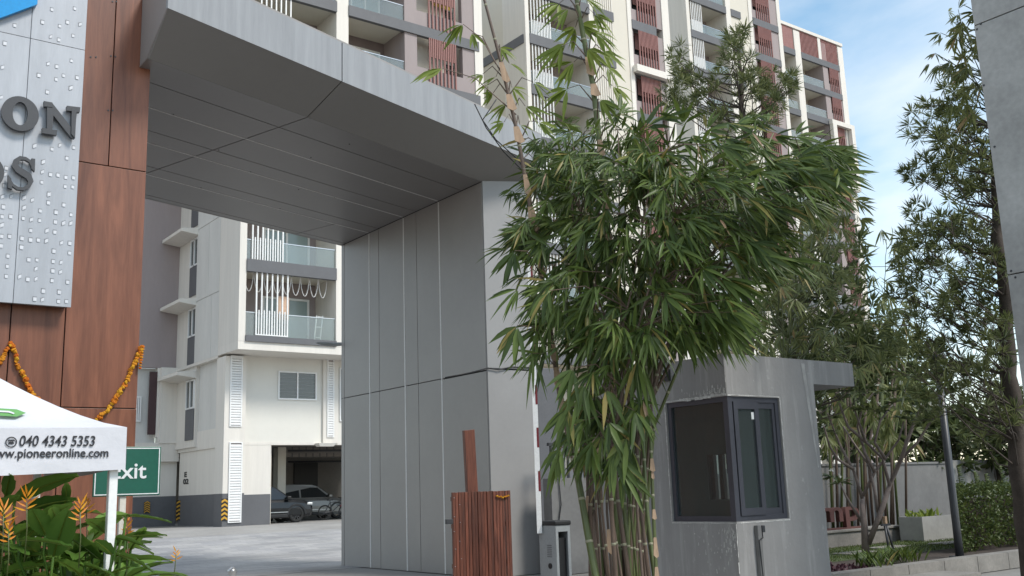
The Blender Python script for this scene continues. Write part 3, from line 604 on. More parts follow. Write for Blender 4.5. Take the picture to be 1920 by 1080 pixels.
def louvre(x0, x1, y, z0, z1, pitch=.105):
    fr = MB(); fr.box(x0, x0 + .05, y - .05, y, z0, z1).box(x1 - .05, x1, y - .05, y, z0, z1).box(x0 + .05, x1 - .05, y - .05, y, z0, z0 + .04).box(x0 + .05, x1 - .05, y - .05, y, z1 - .04, z1)
    lo = fr.build('louvre', 'metal_white', b1); sl = MB(); sl.prism([(x0 + .05, y - .045, 0), (x1 - .05, y - .045, 0), (x1 - .05, y - .01, .05), (x0 + .05, y - .01, .05)], [(x0 + .05, y - .045, .055), (x1 - .05, y - .045, .055), (x1 - .05, y - .01, .10), (x0 + .05, y - .01, .10)])
    me = MB(); me.v = [(a - x0, b_ - y, c_) for a, b_, c_ in sl.v]; me.f = sl.f; me.mi = sl.mi; me = me.mesh('blade', 'metal_white')
    boxp('louvre_back', x0 + .05, x1 - .05, y - .006, y - .001, z0 + .04, z1 - .04, 'mauve', lo)
    q = z0 + .07
    while q < z1 - .12: inst('blade', me, (x0, y, q), lo); q += pitch
yc0 = YL - .35
boxp('louvre_column', xcol0, xcol1, yc0, YL + .6, 1.85, ZO - .092, 'white', b1)
boxp('column_base', xcol0, xcol1, yc0 - .004, YL + .6, gz - .1, 1.85, 'band', b1)
louvre(ony(431, 730, yc0).x, ony(454, 730, yc0).x, yc0, ony(440, 800, yc0).z, ony(440, 667, yc0).z)
louvre(ony(428, 900, yc0).x, ony(453, 900, yc0).x, yc0 - .006, ony(440, 980, yc0).z, ony(440, 829, yc0).z)
louvre(ony(613, 740, YL - .12).x, ony(626, 740, YL - .12).x, YL - .12, ony(620, 820, YL - .12).z, ony(620, 674, YL - .12).z)
boxp('ground_wall', xcol1, xw1, YL - .02, YL + .28, 1.78, ZC - .121, 'white', b1)
boxp('ground_wall_base', xcol1, xw1, YL - .024, YL + .28, gz - .1, 1.78, 'band', b1)
boxp('side_wall_upper', xl0, xl0 + .3, YL + .605, YM, 4.15, ZO - .092, 'offwhite', b1)
boxp('side_beam', xl0 - .05, xl0 + .35, YL + .605, YM - .26, 3.75, 4.55, 'white', b1)
ysd = onx(400, 930, xl0).y; yse = onx(334, 930, xl0).y
gz2 = .55
boxp('side_ground_wall', xl0 + .02, xl0 + .3, ysd, yse, 1.85, 3.748, 'white', b1)
boxp('side_ground_base', xl0 + .016, xl0 + .3, ysd, yse, gz2 - .1, 1.85, 'band', b1)
boxp('back_ground_wall', 5.0, xl0 + .02, YM, YM + .25, 1.85, ony(300, 866, YM).z, 'white', b1)
boxp('back_ground_base', 5.0, xl0 + .02, YM - .004, YM + .25, .45, 1.85, 'band', b1)
def hazard(px, py0, py1, plane, at):
    """black and yellow chevron guard on a column edge"""
    f_ = ony if plane == 'y' else onx
    a, b_ = f_(px, py1, at), f_(px, py0, at); h = b_.z - a.z; hm = MB(); w_ = .13
    hm.box(a.x - w_, a.x + w_, a.y - .03, a.y, a.z, b_.z, m=0)
    nst = 5
    for k in range(nst):
        z0 = a.z + h * k / nst; z1 = z0 + h / nst * .5
        for sgn in (-1, 1):
            hm.quad((a.x, a.y - .034, z0 + .08), (a.x + sgn * w_, a.y - .034, z0), (a.x + sgn * w_, a.y - .034, z1), (a.x, a.y - .034, z1 + .08), m=1)
    hm.build('corner_guard', ['black', 'yellow'], b1)
hazard(420, 935, 976, 'y', yc0 - .01); hazard(335, 938, 976, 'x', xl0 - .02); hazard(275, 941, 962, 'y', YM - .02)
def text_nx(name, body, size, pos, parent, m):
    """lettering on a wall that looks towards -X"""
    me = text_mesh(body, size, bold=.012, extrude=.004); me.materials.clear(); me.materials.append(MATS[m])
    for v in me.vertices: v.co = (-v.co.z, -v.co.x * 2.3, v.co.y)
    return inst(name, me, pos, parent)
p = onx(341, 899, xl0); text_nx('lettering', 'E', .30, (xl0 + .008, p.y - .25, p.z + .1), b1, 'black'); p = onx(338, 908, xl0); text_nx('lettering', '02', .30, (xl0 + .008, p.y - .35, p.z), b1, 'black')
# open garage
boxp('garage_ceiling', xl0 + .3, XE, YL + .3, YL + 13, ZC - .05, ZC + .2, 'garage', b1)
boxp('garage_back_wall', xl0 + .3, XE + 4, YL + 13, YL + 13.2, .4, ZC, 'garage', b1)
boxp('garage_doorway', ony(552, 890, YL + 12.9).x, ony(596, 890, YL + 12.9).x, YL + 12.9, YL + 12.99, .6, ony(570, 868, YL + 12.9).z, 'black', b1)
boxp('garage_column', ony(521, 880, YL + 3).x, ony(536, 880, YL + 3).x, YL + 3, YL + 3.5, .4, ZC - .051, 'cream', b1)
boxp('garage_side_wall', xw1 + .01, xw1 + .16, YL + .3, YL + 2.2, .4, ZC - .051, 'cream', b1)
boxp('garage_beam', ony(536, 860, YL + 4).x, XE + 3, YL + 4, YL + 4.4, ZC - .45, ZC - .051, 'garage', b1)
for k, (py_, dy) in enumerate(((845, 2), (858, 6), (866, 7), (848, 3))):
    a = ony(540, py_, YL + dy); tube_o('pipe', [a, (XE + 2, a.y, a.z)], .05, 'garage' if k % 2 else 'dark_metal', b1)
hgr = MB().tube([(0, 0, 0), (0, 0, .5)], .02, 4).mesh('pipe_hanger', 'dark_metal')
for k in range(7): inst('pipe_hanger', hgr, (ony(548 + 13 * k, 850, YL + 3).x, YL + 3, ZC - .5), b1)
MB().prism([(ony(600, 826, YL - .4).x, YL - .4, ZC - .2), (ony(626, 826, YL - .4).x, YL - .4, ZC - .2), (ony(626, 826, YL - .4).x, YL - .03, ZC - .2), (ony(600, 826, YL - .4).x, YL - .03, ZC - .2)], [(ony(597, 826, YL - .4).x, YL - .45, ZC - .06), (ony(630, 826, YL - .4).x, YL - .45, ZC - .06), (ony(630, 826, YL - .4).x, YL - .03, ZC - .06), (ony(597, 826, YL - .4).x, YL - .03, ZC - .06)]).build('duct_hood', 'white', b1)

# ---- the three blocks stepping back to the right
def rising_block(Y, label, cols, balconies, walls, reds, zref, top, vis_lo, side=None, storey=2.95, bandspans=None):
    xf = lambda px: ony(px, 110, Y).x
    bl = thing('apartment_block', label, 'building', (xf(cols[0][0]), Y + 4, .3), 'staggered apartment blocks behind the gate')
    x_min = min(xf(c_[0]) for c_ in cols); x_max = max(xf(c_[1]) for c_ in cols)
    boxp('core', x_min + .3, x_max - .02, Y + 2.12, Y + 11, .3, top - .6, 'cream', bl)
    for a, b_ in cols: boxp('column', xf(a), xf(b_), Y - .06, Y + 2.0, .3, top, 'white', bl)
    for a, b_, m_ in walls: boxp('wall', xf(a), xf(b_), Y, Y + 2.0, .3, top - .2, m_, bl)
    if side: boxp('side_wall', x_min + .02, x_min + .3, Y + 2.0, Y + 11, .3, top, 'cream', bl)
    k = math.floor((1 - zref) / storey)
    while True:
        zb = zref + storey * k
        if zb > top - .3: break
        zn = zb + storey
        for a, b_ in bandspans: boxp('floor_band', xf(a) + .003, xf(b_) - .003, Y - .10, Y + .12, zb - .30, zb + .28, 'band', bl)
        for a, b_, s in balconies:
            boxp('slab', xf(a), xf(b_), Y + .12, Y + 2.0, zb - .16, zb, 'cream', bl)
            if zn <= top:
                if zn > vis_lo: balcony(bl, xf(a), xf(b_), Y, zb + .0, min(zn, top) - .16, (xf(s[0]), xf(s[1])) if s else None, wall='mauve' if s else 'cream', door=zn > vis_lo)
        for a, b_, o0, o1, s0_, s1_, n_ in reds:
            if zn <= top: 
                if zn > vis_lo: red_bay(bl, xf(a), xf(b_), Y, zb + .28, zn - .30, xf(o0), xf(o1), xf(s0_), xf(s1_), n_, 1)
                else: boxp('bay_wall', xf(a), xf(b_), Y, Y + .3, zb + .28, zn - .3, 'mauve', bl)
        k += 1
    return bl, xf, x_min, x_max
Y2 = 40.2
zr2 = ony(990, 71, Y2).z
b2, xf2, xm2, xM2 = rising_block(Y2, 'apartment block with white slatted balconies directly behind the tallest bamboo stems', [(986, 993), (1180, 1187), (1245, 1258)], [(993, 1108, (999, 1034))],
    [(1108, 1117, 'white'), (1117, 1153, 'cream'), (1153, 1180, 'cream')], [(1187, 1245, 1190, 1234, 1199, 1233, 8)], zr2, 45, 14, True, 2.95, [(993, 1108), (1117, 1153), (1187, 1232)])
for k in range(-2, 4):   # fine vertical ribs beside the balconies
    rb = MB().box(-.025, .025, -.05, .0, 0, 2.3).mesh('rib', 'white'); x0, x1 = xf2(1119), xf2(1151)
    for j in range(9): inst('rib', rb, (x0 + (x1 - x0) * j / 8, Y2 - .002, zr2 + 2.95 * k + .3), b2)
boxp('side_band', xm2 - .05, xm2 + .018, Y2 + .12, Y2 + 11, zr2 - .3, zr2 + .22, 'band', b2)
boxp('side_band', xm2 - .05, xm2 + .018, Y2 + .12, Y2 + 11, zr2 - .3 - 5.9, zr2 + .22 - 5.9, 'band', b2)
zl = zr2 - .02
boxp('white_ledge', xf2(1184), xf2(1250), Y2 - .45, Y2 - .105, zl - .2, zl + .22, 'white', b2)
tube_o('rain_pipe', [(xf2(1262), Y2 + .6, .3), (xf2(1262), Y2 + .6, 44)], .09, 'white', b2)
Y3 = 47.4
b3, xf3, xm3, xM3 = rising_block(Y3, 'apartment block with white slatted balconies and red slats behind the tufted tree', [(1292, 1298), (1367, 1376), (1410, 1416), (1463, 1469)], [(1298, 1367, (1302, 1321))],
    [(1376, 1394, 'cream'), (1394, 1410, 'cream')], [(1416, 1463, 1419, 1447, 1425, 1448, 7)], ony(1299, 63, Y3).z, 46, 16, True, 2.95, [(1298, 1367), (1376, 1394), (1416, 1463)])
Y4 = 53.0
zr4 = ony(1503, 104, Y4).z; top4 = ony(1497, 52, Y4).z
b4, xf4, xm4, xM4 = rising_block(Y4, 'farthest apartment block with red slatted screens under its roof line against the sky', [(1466, 1470), (1491, 1502), (1571, 1580)], [(1470, 1491, None), (1502, 1541, None)],
    [(1541, 1549, 'mauve')], [(1549, 1571, 1550, 1568, 1552, 1567, 6)], zr4, zr4 + 2.3, 10, False, 2.95, [(1470, 1491), (1502, 1571)])
for a, b_ in ((1471, 1490), (1503, 1535), (1540, 1570)):
    n_ = 14; x0, x1 = xf4(a), xf4(b_); boxp('screen_back', x0, x1, Y4 + .06, Y4 + .1, zr4 + .28, top4 - .3, 'redpanel', b4)
    sl = MB().box(-.05, .05, -.03, .03, 0, top4 - .3 - zr4 - .28).mesh('slat', 'redslat')
    for j in range(n_): inst('slat', sl, (x0 + .06 + (x1 - x0 - .12) * j / (n_ - 1), Y4 + .02, zr4 + .28), b4)
boxp('column', xf4(1535), xf4(1540), Y4 - .06, Y4 + 1, zr4 + .28, top4 - .25, 'white', b4)
boxp('parapet', xf4(1466), xf4(1580), Y4 - .12, Y4 + 2.0, top4 - .3, top4, 'white', b4)
boxp('roof', xf4(1466), xf4(1580), Y4 + 2.0, Y4 + 11, top4 - .6, top4 - .1, 'cream', b4)
for (a, b_, c_, d_) in ((1552, 1588, 226, 234), (1563, 1602, 344, 352)):
    boxp('white_frame', ony(a, c_, Y4).x, xf4(1580), Y4 - .5, Y4 - .13, ony(a, d_, Y4).z, ony(a, c_, Y4).z, 'white', b4)
boxp('white_frame', ony(1553, 230, Y4).x, ony(1560, 230, Y4).x, Y4 - .5, Y4 - .13, ony(1563, 344, Y4).z, ony(1552, 234, Y4).z, 'white', b4)
boxp('white_frame', xf4(1574), xf4(1580), Y4 - .5, Y4 - .13, ony(1563, 344, Y4).z, ony(1552, 234, Y4).z, 'white', b4)

# ------------------------------------------------------------------ guard booth
BX, BY, BXR, BYB, BZ = 7.535, 6.577, 8.905, 8.65, 2.835
bo = thing('guard_booth', 'grey concrete guard booth with dark framed corner window under the bamboo', 'guard booth', (8.2, 7.5, 0))
wz0, wz1, wxr, wyb = 1.235, 2.43, 8.315, 7.415
T = .14
def wallbox(name, *a, m='concrete'): return boxp(name, *a, m, bo)
# walls round the corner window opening
wallbox('wall', BX, BXR, BY, BY + T, 0, wz0); wallbox('wall', BX, BXR, BY, BY + T, wz1, BZ - .004); wallbox('wall', wxr, BXR, BY, BY + T, wz0, wz1)
wallbox('wall', BX, BX + T, BY + T, BYB, 0, wz0); wallbox('wall', BX, BX + T, BY + T, BYB, wz1, BZ - .004); wallbox('wall', BX, BX + T, wyb, BYB, wz0, wz1)
oy0, oy1, oz0_, oz1_ = 7.70, 8.02, 1.42, 1.92
wallbox('wall', BXR - T, BXR, BY + T, BYB, 0, oz0_); wallbox('wall', BXR - T, BXR, BY + T, BYB, oz1_, BZ - .004); wallbox('wall', BXR - T, BXR, BY + T, oy0, oz0_, oz1_); wallbox('wall', BXR - T, BXR, oy1, BYB, oz0_, oz1_)
sw_ = MB()
for ya_ in (oy0, (oy0 + oy1) / 2 - .03, oy1 - .06): sw_.box(BXR - .1, BXR - .05, ya_, ya_ + .06, oz0_, oz1_)
sw_.build('side_window', 'frame_navy', bo); wallbox('wall', BX + T, BXR - T, BYB - T, BYB, 0, BZ - .004)
wallbox('floor_slab', BX + T, BXR - T, BY + T, BYB - T, 0, .1)
rf = MB(); zo = ony(1560, 722, BY).z
rf.box(BX + .002, BXR - .002, BY + .002, BYB, BZ - .003, BZ + .012); rf.box(BXR + .002, 9.63, BY + .003, BYB, zo, BZ + .012); rf.build('roof_slab', 'concrete', bo)
# window: left light fixed, right light sliding
wd = MB(); f1 = .05; yo = BY + .02; xo = BX + .02
wd.box(BX + .012, BX + .075, BY + .012, BY + .075, wz0, wz1)                                        # corner post
wd.box(xo, xo + .06, BY + .075, wyb, wz0, wz0 + f1).box(xo, xo + .06, BY + .075, wyb, wz1 - f1, wz1).box(xo, xo + .06, wyb - .05, wyb, wz0 + f1, wz1 - f1)
wd.box(BX + .075, wxr, yo, yo + .06, wz0, wz0 + f1).box(BX + .075, wxr, yo, yo + .06, wz1 - f1, wz1).box(wxr - .05, wxr, yo, yo + .06, wz0 + f1, wz1 - f1)
win = wd.build('window', 'frame_navy', bo)
xm = BX + .075 + (wxr - BX - .075) * .5
sf = MB(); sf.box(BX + .09, BX + .15, yo - .012, yo + .03, wz0 + .05, wz1 - .05).box(xm - .03, xm + .03, yo - .012, yo + .03, wz0 + .05, wz1 - .05).box(BX + .15, xm - .03, yo - .012, yo + .03, wz0 + .05, wz0 + .12).box(BX + .15, xm - .03, yo - .012, yo + .03, wz1 - .12, wz1 - .05)
sf.build('sash', 'frame_navy', win)
sf = MB(); sf.box(xm + .031, xm + .06, yo + .012, yo + .04, wz0 + .05, wz1 - .05).box(wxr - .09, wxr - .052, yo + .012, yo + .04, wz0 + .05, wz1 - .05).box(xm + .06, wxr - .09, yo + .012, yo + .04, wz0 + .05, wz0 + .11).box(xm + .06, wxr - .09, yo + .012, yo + .04, wz1 - .11, wz1 - .05)
sf.build('sash', 'frame_navy', win)
boxp('pane', xo + .025, xo + .031, BY + .076, wyb - .05, wz0 + f1, wz1 - f1, 'booth_glass', win)
boxp('pane', BX + .15, xm - .03, yo + .006, yo + .012, wz0 + .12, wz1 - .12, 'booth_glass', win)
boxp('pane', xm + .06, wxr - .09, yo + .024, yo + .03, wz0 + .11, wz1 - .11, 'booth_glass', win)
boxp('paper_tag', BX + .36, BX + .40, yo + .001, yo + .005, wz1 - .22, wz1 - .15, 'sign_white', win)
# broken plaster line round the opening
pe = MB(); e_ = .016
def strip(a, b_, wdt):
    """ragged plaster ribbon from a to b on the booth face"""
    a = Vector(a); b_ = Vector(b_); n_ = max(4, int((b_ - a).length / .05)); d = (b_ - a) / n_; up = Vector((0, 0, 1)) if abs((b_ - a).normalized().z) < .5 else (Vector((1, 0, 0)) if abs(a.y - (BY - .003)) < .02 else Vector((0, 1, 0)))
    for k in range(n_):
        w0 = wdt * R.uniform(.3, 1.2); p = a + d * k; q = a + d * (k + 1); pe.quad(p - up * w0, q - up * w0 * R.uniform(.6, 1.2), q + up * wdt * R.uniform(.2, .9), p + up * wdt * R.uniform(.2, .9))
strip((BX, BY - .003, wz1 + .012), (wxr + .012, BY - .003, wz1 + .012), .008); strip((wxr + .012, BY - .003, wz0), (wxr + .012, BY - .003, wz1 + .012), .006); strip((BX, BY - .003, wz0 - .012), (wxr + .012, BY - .003, wz0 - .012), .008)
strip((BX - .003, BY, wz1 + .02), (BX - .003, wyb + .01, wz1 + .012), .020); strip((BX - .003, wyb + .012, wz0), (BX - .003, wyb + .012, wz1 + .012), .007); strip((BX - .003, BY, wz0 - .012), (BX - .003, wyb + .01, wz0 - .012), .006)
strip((BX - .003, BY + .004, .3), (BX - .003, BY + .004, wz0 - .02), .009); strip((BX - .003, BY + .004, wz1 + .03), (BX - .003, BY + .004, BZ - .01), .004)
for k in range(150):
    yy = BY + .02 + abs(R.gauss(0, .22)); zz = R.choice([wz0 - .08 - abs(R.gauss(0, .22)), wz1 + .02 + abs(R.gauss(0, .03))]); a_, h_ = R.uniform(.004, .016), R.uniform(.008, .05)
    if yy < BYB - .1 and zz < BZ - .03: pe.quad((BX - .0025 - k * 1.5e-5, yy, zz), (BX - .0025 - k * 1.5e-5, yy + a_, zz + R.uniform(-.01, .01)), (BX - .0025 - k * 1.5e-5, yy + a_ * R.uniform(.3, 1), zz + h_), (BX - .0025 - k * 1.5e-5, yy + a_ * R.uniform(0, .4), zz + h_ * R.uniform(.5, 1)))
pe.build('bare_plaster', 'plaster_edge', bo)['kind'] = 'stuff'
# run-off stains down the front
stn = MB()
p = ony(1508, 705, BY); 
for k in range(9):
    z1 = BZ - .03 - k * .12; ww = .055 - .0045 * k; x_s = p.x + .012 * k
    stn.quad((x_s - ww * .5, BY - .0025, z1 - .12), (x_s + ww * .5 - .004, BY - .0025, z1 - .12), (x_s + ww * .55 - .012, BY - .0025, z1), (x_s - ww * .5 - .012, BY - .0025, z1))
mat('stain', (.37, .362, .35), .85, .2, 5); stn.build('water_stain', 'stain', bo)
lin = .012  # pale sheets on inner walls and ceiling, added to brighten the booth interior
boxp('bounce_lining', BX + T, BXR - T - lin, BYB - T - lin, BYB - T - .001, .1, BZ - .03, 'offwhite', bo)
for (ya_, yb_, za_, zb__) in ((BY + T, BYB - T - lin, .1, oz0_), (BY + T, BYB - T - lin, oz1_, BZ - .03), (BY + T, oy0, oz0_, oz1_), (oy1, BYB - T - lin, oz0_, oz1_)): boxp('bounce_lining', BXR - T - lin, BXR - T - .001, ya_, yb_, za_, zb__, 'offwhite', bo)
boxp('ceiling', BX + T, BXR - T, BY + T, BYB - T, BZ - .028, BZ - .006, 'offwhite', bo)
boxp('desk', BX + .16, BXR - .16, BY + .2, BY + .62, .86, .9, 'dark_metal', bo)
# conduit with a socket below the window
p = ony(1421, 985, BY - .03); boxp('conduit', p.x - .028, p.x + .028, BY - .05, BY - .002, 0, p.z, 'wallgrey', bo, bevel=.006)
p = ony(1430, 992, BY - .04); boxp('socket', p.x - .018, p.x + .022, BY - .055, BY - .002, p.z - .03, p.z + .035, 'dark_metal', bo, bevel=.006)
tube_o('cable', [(p.x, BY - .03, p.z - .02), (p.x - .03, BY - .06, p.z - .08), (p.x - .08, BY - .055, p.z - .1), (p.x - .06, BY - .052, p.z - .5), (p.x - .05, BY - .052, .2)], .006, 'black', bo, 5)
# ------------------------------------------------------------------ security camera on its arm
p = onx(1252, 704, BX)
cc = thing('security_camera', 'small white security camera on a metal arm at the booth roof edge', 'camera', (BX, p.y, p.z))
tube_o('arm', [p + Vector((-.02, 0, 0)), p + Vector((-.06, .0, .0)), p + Vector((-.08, .36, .03))], .014, 'boxgrey', cc)
boxp('mount_plate', p.x - .03, p.x, p.y - .04, p.y + .04, p.z - .06, p.z + .06, 'dark_metal', cc)
MB().tube([p + Vector((-.13, .28, .06)), p + Vector((-.08, .44, .075)), p + Vector((-.07, .47, .08))], [.032, .034, .026], 10).build('housing', 'metal_white', cc)
MB().tube([p + Vector((-.145, .25, .055)), p + Vector((-.13, .281, .06))], [.028, .03], 10).build('lens', 'black', cc)

# ------------------------------------------------------------------ slatted timber screen and its board
SYW = 14.5
sl = thing('slatted_screen', 'reddish brown screen of upright timber slats in front of the grey pillar', 'screen', (10.1, SYW, 0))
xs0, xs1, zt = ony(847, 923, SYW).x, ony(957, 921, SYW).x, 1.60
n_ = 19
for k in range(n_):
    w_ = (xs1 - xs0) / n_; x0 = xs0 + w_ * k; gap = .008 if k < 15 else (.02 if k in (16, 17) else .008)
    boxp('slat', x0 + gap * .5, x0 + w_ - gap * .5, SYW - R.uniform(.0, .018), SYW + .03, .03, zt - R.uniform(.0, .008), 'slatwood', sl, bevel=.004)
for z_ in (.35, 1.0, 1.45): boxp('rail', xs0 + .02, xs1 - .02, SYW + .032, SYW + .075, z_, z_ + .07, 'slatwood', sl)
p = ony(841, 978, SYW); boxp('latch', p.x - .05, xs0 + .01, SYW - .01, SYW + .04, p.z - .04, p.z + .04, 'dark_metal', sl, bevel=.008)
kn = MB().tube([(0, -.012, 0), (0, .02, 0)], .007, 6).mesh('screw', 'boxgrey')
for k in range(9): inst('screw', kn, (xs0 + .03 + .12 * (k % 2) + R.uniform(-.02, .02), SYW - .012, 1.5 - .14 * k + R.uniform(-.03, .03)), sl)
mg = MB()
MARI = []
def marigold_mesh(seed):
    rr = random.Random(seed); bm = bmesh.new(); bmesh.ops.create_icosphere(bm, subdivisions=2, radius=1)
    for v in bm.verts: v.co *= rr.uniform(.68, 1.15); v.co.z *= .72
    me = bpy.data.meshes.new('flower'); bm.to_mesh(me); bm.free(); me.materials.append(MATS['marigold']); return me
MARI = [marigold_mesh(k) for k in range(4)]
gs = thing('marigold_sprig', 'small sprig of orange marigolds tucked on the slatted timber screen', 'flowers', ony(942, 931, SYW - .03))
for k in range(7): inst('flower', MARI[k % 4], ony(932 + 3.5 * k, 931 + R.uniform(-2, 2), SYW - .045), gs, scale=.022)
bd = thing('timber_board', 'upright reddish timber board standing behind the slatted screen', 'board', (9.9, SYW + .25, 0))
xb0, xb1 = ony(871, 806, SYW + .2).x, ony(890, 806, SYW + .2).x; zt2 = ony(880, 806, SYW + .2).z
MB().prism([(xb0 + .10, SYW + .2, 0), (xb1 + .10, SYW + .2, 0), (xb1 + .10, SYW + .28, 0), (xb0 + .10, SYW + .28, 0)], [(xb0, SYW + .2, zt2 - .01), (xb1, SYW + .2, zt2 + .01), (xb1, SYW + .28, zt2 + .01), (xb0, SYW + .28, zt2 - .01)]).build('plank', 'slatwood', bd, bevel=.006)

# ------------------------------------------------------------------ barrier
DB = 17.0
q0 = ond(1016, 1000, DB); q1 = ond(1046, 1000, DB)
ba = thing('boom_barrier', 'grey boom barrier cabinet with black lid and raised white and red arm', 'barrier', (q0.x + .2, q0.y, 0))
bz = ond(1030, 985, DB).z
x0 = q0.x + .02; y0 = q0.y - .34
cb = MB(); x1_ = x0 + .30; yk = y0 + .44
cb.box(x0, x0 + .02, y0, yk, 0, bz).box(x1_ - .02, x1_, y0, yk, 0, bz).box(x0 + .02, x1_ - .02, yk - .02, yk, 0, bz).box(x0 + .02, x1_ - .02, y0, yk - .02, 0, .08)
cb.box(x0 + .02, x0 + .05, y0, y0 + .02, .08, bz).box(x1_ - .05, x1_ - .02, y0, y0 + .02, .08, bz).box(x0 + .05, x1_ - .05, y0, y0 + .02, bz - .10, bz)
cb.build('cabinet', 'boxgrey', ba)
boxp('drive_unit', x0 + .06, x1_ - .06, y0 + .06, yk - .06, .09, bz - .2, 'black', ba)
boxp('lid', x0 - .02, x1_ + .02, y0 - .02, yk + .02, bz, bz + .075, 'black', ba, bevel=.02)
vm_ = MB()
for k in range(7): vm_.box(x0 - .003, x0, y0 + .12, y0 + .24, bz - .32 - .03 * k, bz - .308 - .03 * k)
vm_.build('vent', 'band', ba)
inst('lock', MB().tube([(-.012, 0, 0), (0, .0, 0)], .045, 12).mesh('lock', 'black'), (x0 - .001, y0 + .17, bz - .64), ba)
aA = ond(1012, 1000, DB); aB = ond(993, 480, DB + .1)
arm = MB(); du = (aB - aA).normalized(); rx = Vector((.8, -.6, 0)) * .042; ry = Vector((.6, .8, 0)) * .022
LA = (aB - aA).length
def armseg(mb_, t0, t1, rx_, ry_, off=Vector((0, 0, 0))):
    a_, b_ = aA + du * t0 + off, aA + du * t1 + off
    mb_.prism([a_ - rx_ - ry_, a_ + rx_ - ry_, a_ + rx_ + ry_, a_ - rx_ + ry_], [b_ - rx_ - ry_, b_ + rx_ - ry_, b_ + rx_ + ry_, b_ - rx_ + ry_])
armseg(arm, 0, LA, rx, ry); ao = arm.build('arm', 'metal_white', ba)
for k in range(6):
    rd = MB(); t0 = .68 + .72 * k
    if t0 + .35 < LA: armseg(rd, t0, t0 + .33, rx * .42, ry * 1.1, rx * .62); rd.build('red_stripe', 'red', ao)
# ------------------------------------------------------------------ low wall with railing behind the bamboo
LW = 15.2
lw = thing('low_wall', 'low grey wall with dark upright bars behind the bamboo stems', 'wall', (14, LW, 0))
x0, z0 = ony(1033, 897, LW).x, ony(1033, 897, LW).z; 
boxp('masonry', x0, x0 + 6, LW, LW + .25, 0, z0, 'wallgrey', lw)
for k in range(14): boxp('bar', x0 + .1 + .42 * k, x0 + .14 + .42 * k, LW + .1, LW + .14, z0, z0 + .62, 'dark_metal', lw)
boxp('top_rail', x0 + .05, x0 + 6, LW + .09, LW + .15, z0 + .62, z0 + .68, 'dark_metal', lw)
tube_o('cable', [(x0 + .15, LW - .02, .2), (x0 + .13, LW - .03, 1.0), (x0 + .2, LW - .03, 1.3), (x0 + .16, LW - .02, z0 + .3)], .012, 'black', lw, 5)
dc = thing('dark_column', 'dark grey square column between the gate pillar and the bamboo', 'column', (14.2, 19, 0))
x0 = ony(1008, 750, 18.2).x; boxp('shaft', x0, x0 + .75, 18.2, 19.4, 0, ony(1020, 690, 18.2).z, 'band', dc, bevel=.01)

# ------------------------------------------------------------------ pale concrete gate column on the right edge
rc = thing('concrete_column', 'tall pale concrete gate column cut off by the right picture edge', 'column', (11.4, 3.6, 0))
XR = 10.12; YR = onx(1820, 0, XR).y
zr = [0, .9, onx(1893, 515, XR).z, onx(1828, 48, XR).z, 9.4]
boxp('core', XR + .04, XR + 2.3, 1.6, YR - .03, 0, 9.4, 'core', rc)
for a, b_ in zip(zr, zr[1:]):
    boxp('cladding_panel', XR, XR + .038, 1.6, YR, a + .006, b_ - .006, 'concrete_pale', rc, bevel=.003)
    boxp('cladding_panel', XR + .04, XR + 2.3, YR - .03, YR - .002, a + .006, b_ - .006, 'concrete_pale', rc)
    boxp('cladding_panel', XR + .04, XR + 2.3, 1.57, 1.6, a + .006, b_ - .006, 'concrete_pale', rc)
scr2 = MB().tube([(-.004, 0, 0), (.003, 0, 0)], .012, 8).mesh('screw', 'dark_metal')
for (sx, sy) in ((1836, 45), (1829, 55), (1842, 160), (1901, 520), (1893, 508), (1862, 275)): inst('screw', scr2, onx(sx + 3, sy, XR), rc)

# ------------------------------------------------------------------ promotion tent
TY = 7.0
te = thing('promotion_tent', 'white pop up tent with printed phone number cut off at the left edge', 'tent', (.5, 8.4, 0))
tx1 = ony(237, 830, TY).x; tx0 = tx1 - 3.0; ty1 = TY + 2.4; zv0, zv1 = ony(235, 880, TY).z, ony(235, 801, TY).z
pk = Vector(((tx0 + tx1) / 2, TY + 1.2, 3.12))
def roof_pt(s, t_):   # s around one side 0..1, t 0 eave..1 peak, concave
    return s, t_
rm = MB(); nS, nT = 16, 12
cor = [Vector((tx0, TY, zv1)), Vector((tx1, TY, zv1)), Vector((tx1, ty1, zv1)), Vector((tx0, ty1, zv1))]
for i in range(4):
    a, b_ = cor[i], cor[(i + 1) % 4]; base = len(rm.v)
    for j in range(nT + 1):
        t_ = j / nT
        for k in range(nS + 1):
            s = k / nS; e0 = a.lerp(b_, s); sag = -.10 * math.sin(math.pi * s) * math.sin(math.pi * t_) - .02 * math.sin(math.pi * s)
            p = e0.lerp(pk, t_); p.z = zv1 + (pk.z - zv1) * (t_ ** 1.35) + sag; rm.v.append(tuple(p))
    for j in range(nT):
        for k in range(nS): q = base + j * (nS + 1) + k; rm.f.append((q, q + 1, q + nS + 2, q + nS + 1)); rm.mi.append(0)
ro = rm.build('roof_fabric', 'tent', te, smooth=True)
def valance(a, b_, name, zv0=zv0):
    vmb = MB(); n_ = 40; nrm = (b_ - a).cross(Vector((0, 0, 1))).normalized(); 
    for j in range(5):
        for k in range(n_ + 1):
            s = k / n_; wv = .0022 * math.sin(s * 31 + j * .6) * (j / 4) + .0018 * math.sin(s * 57 + 1.3) * (j / 4); p = a.lerp(b_, s); z = zv1 - .02 * math.sin(math.pi * s) - (zv1 - zv0 + .02 * math.sin(s * math.pi)) * j / 4
            vmb.v.append((p.x + nrm.x * wv, p.y + nrm.y * wv, z))
    for j in range(4):
        for k in range(n_): q = j * (n_ + 1) + k; vmb.f.append((q, q + 1, q + n_ + 2, q + n_ + 1)); vmb.mi.append(0)
    return vmb.build(name, 'tent', te, smooth=True)
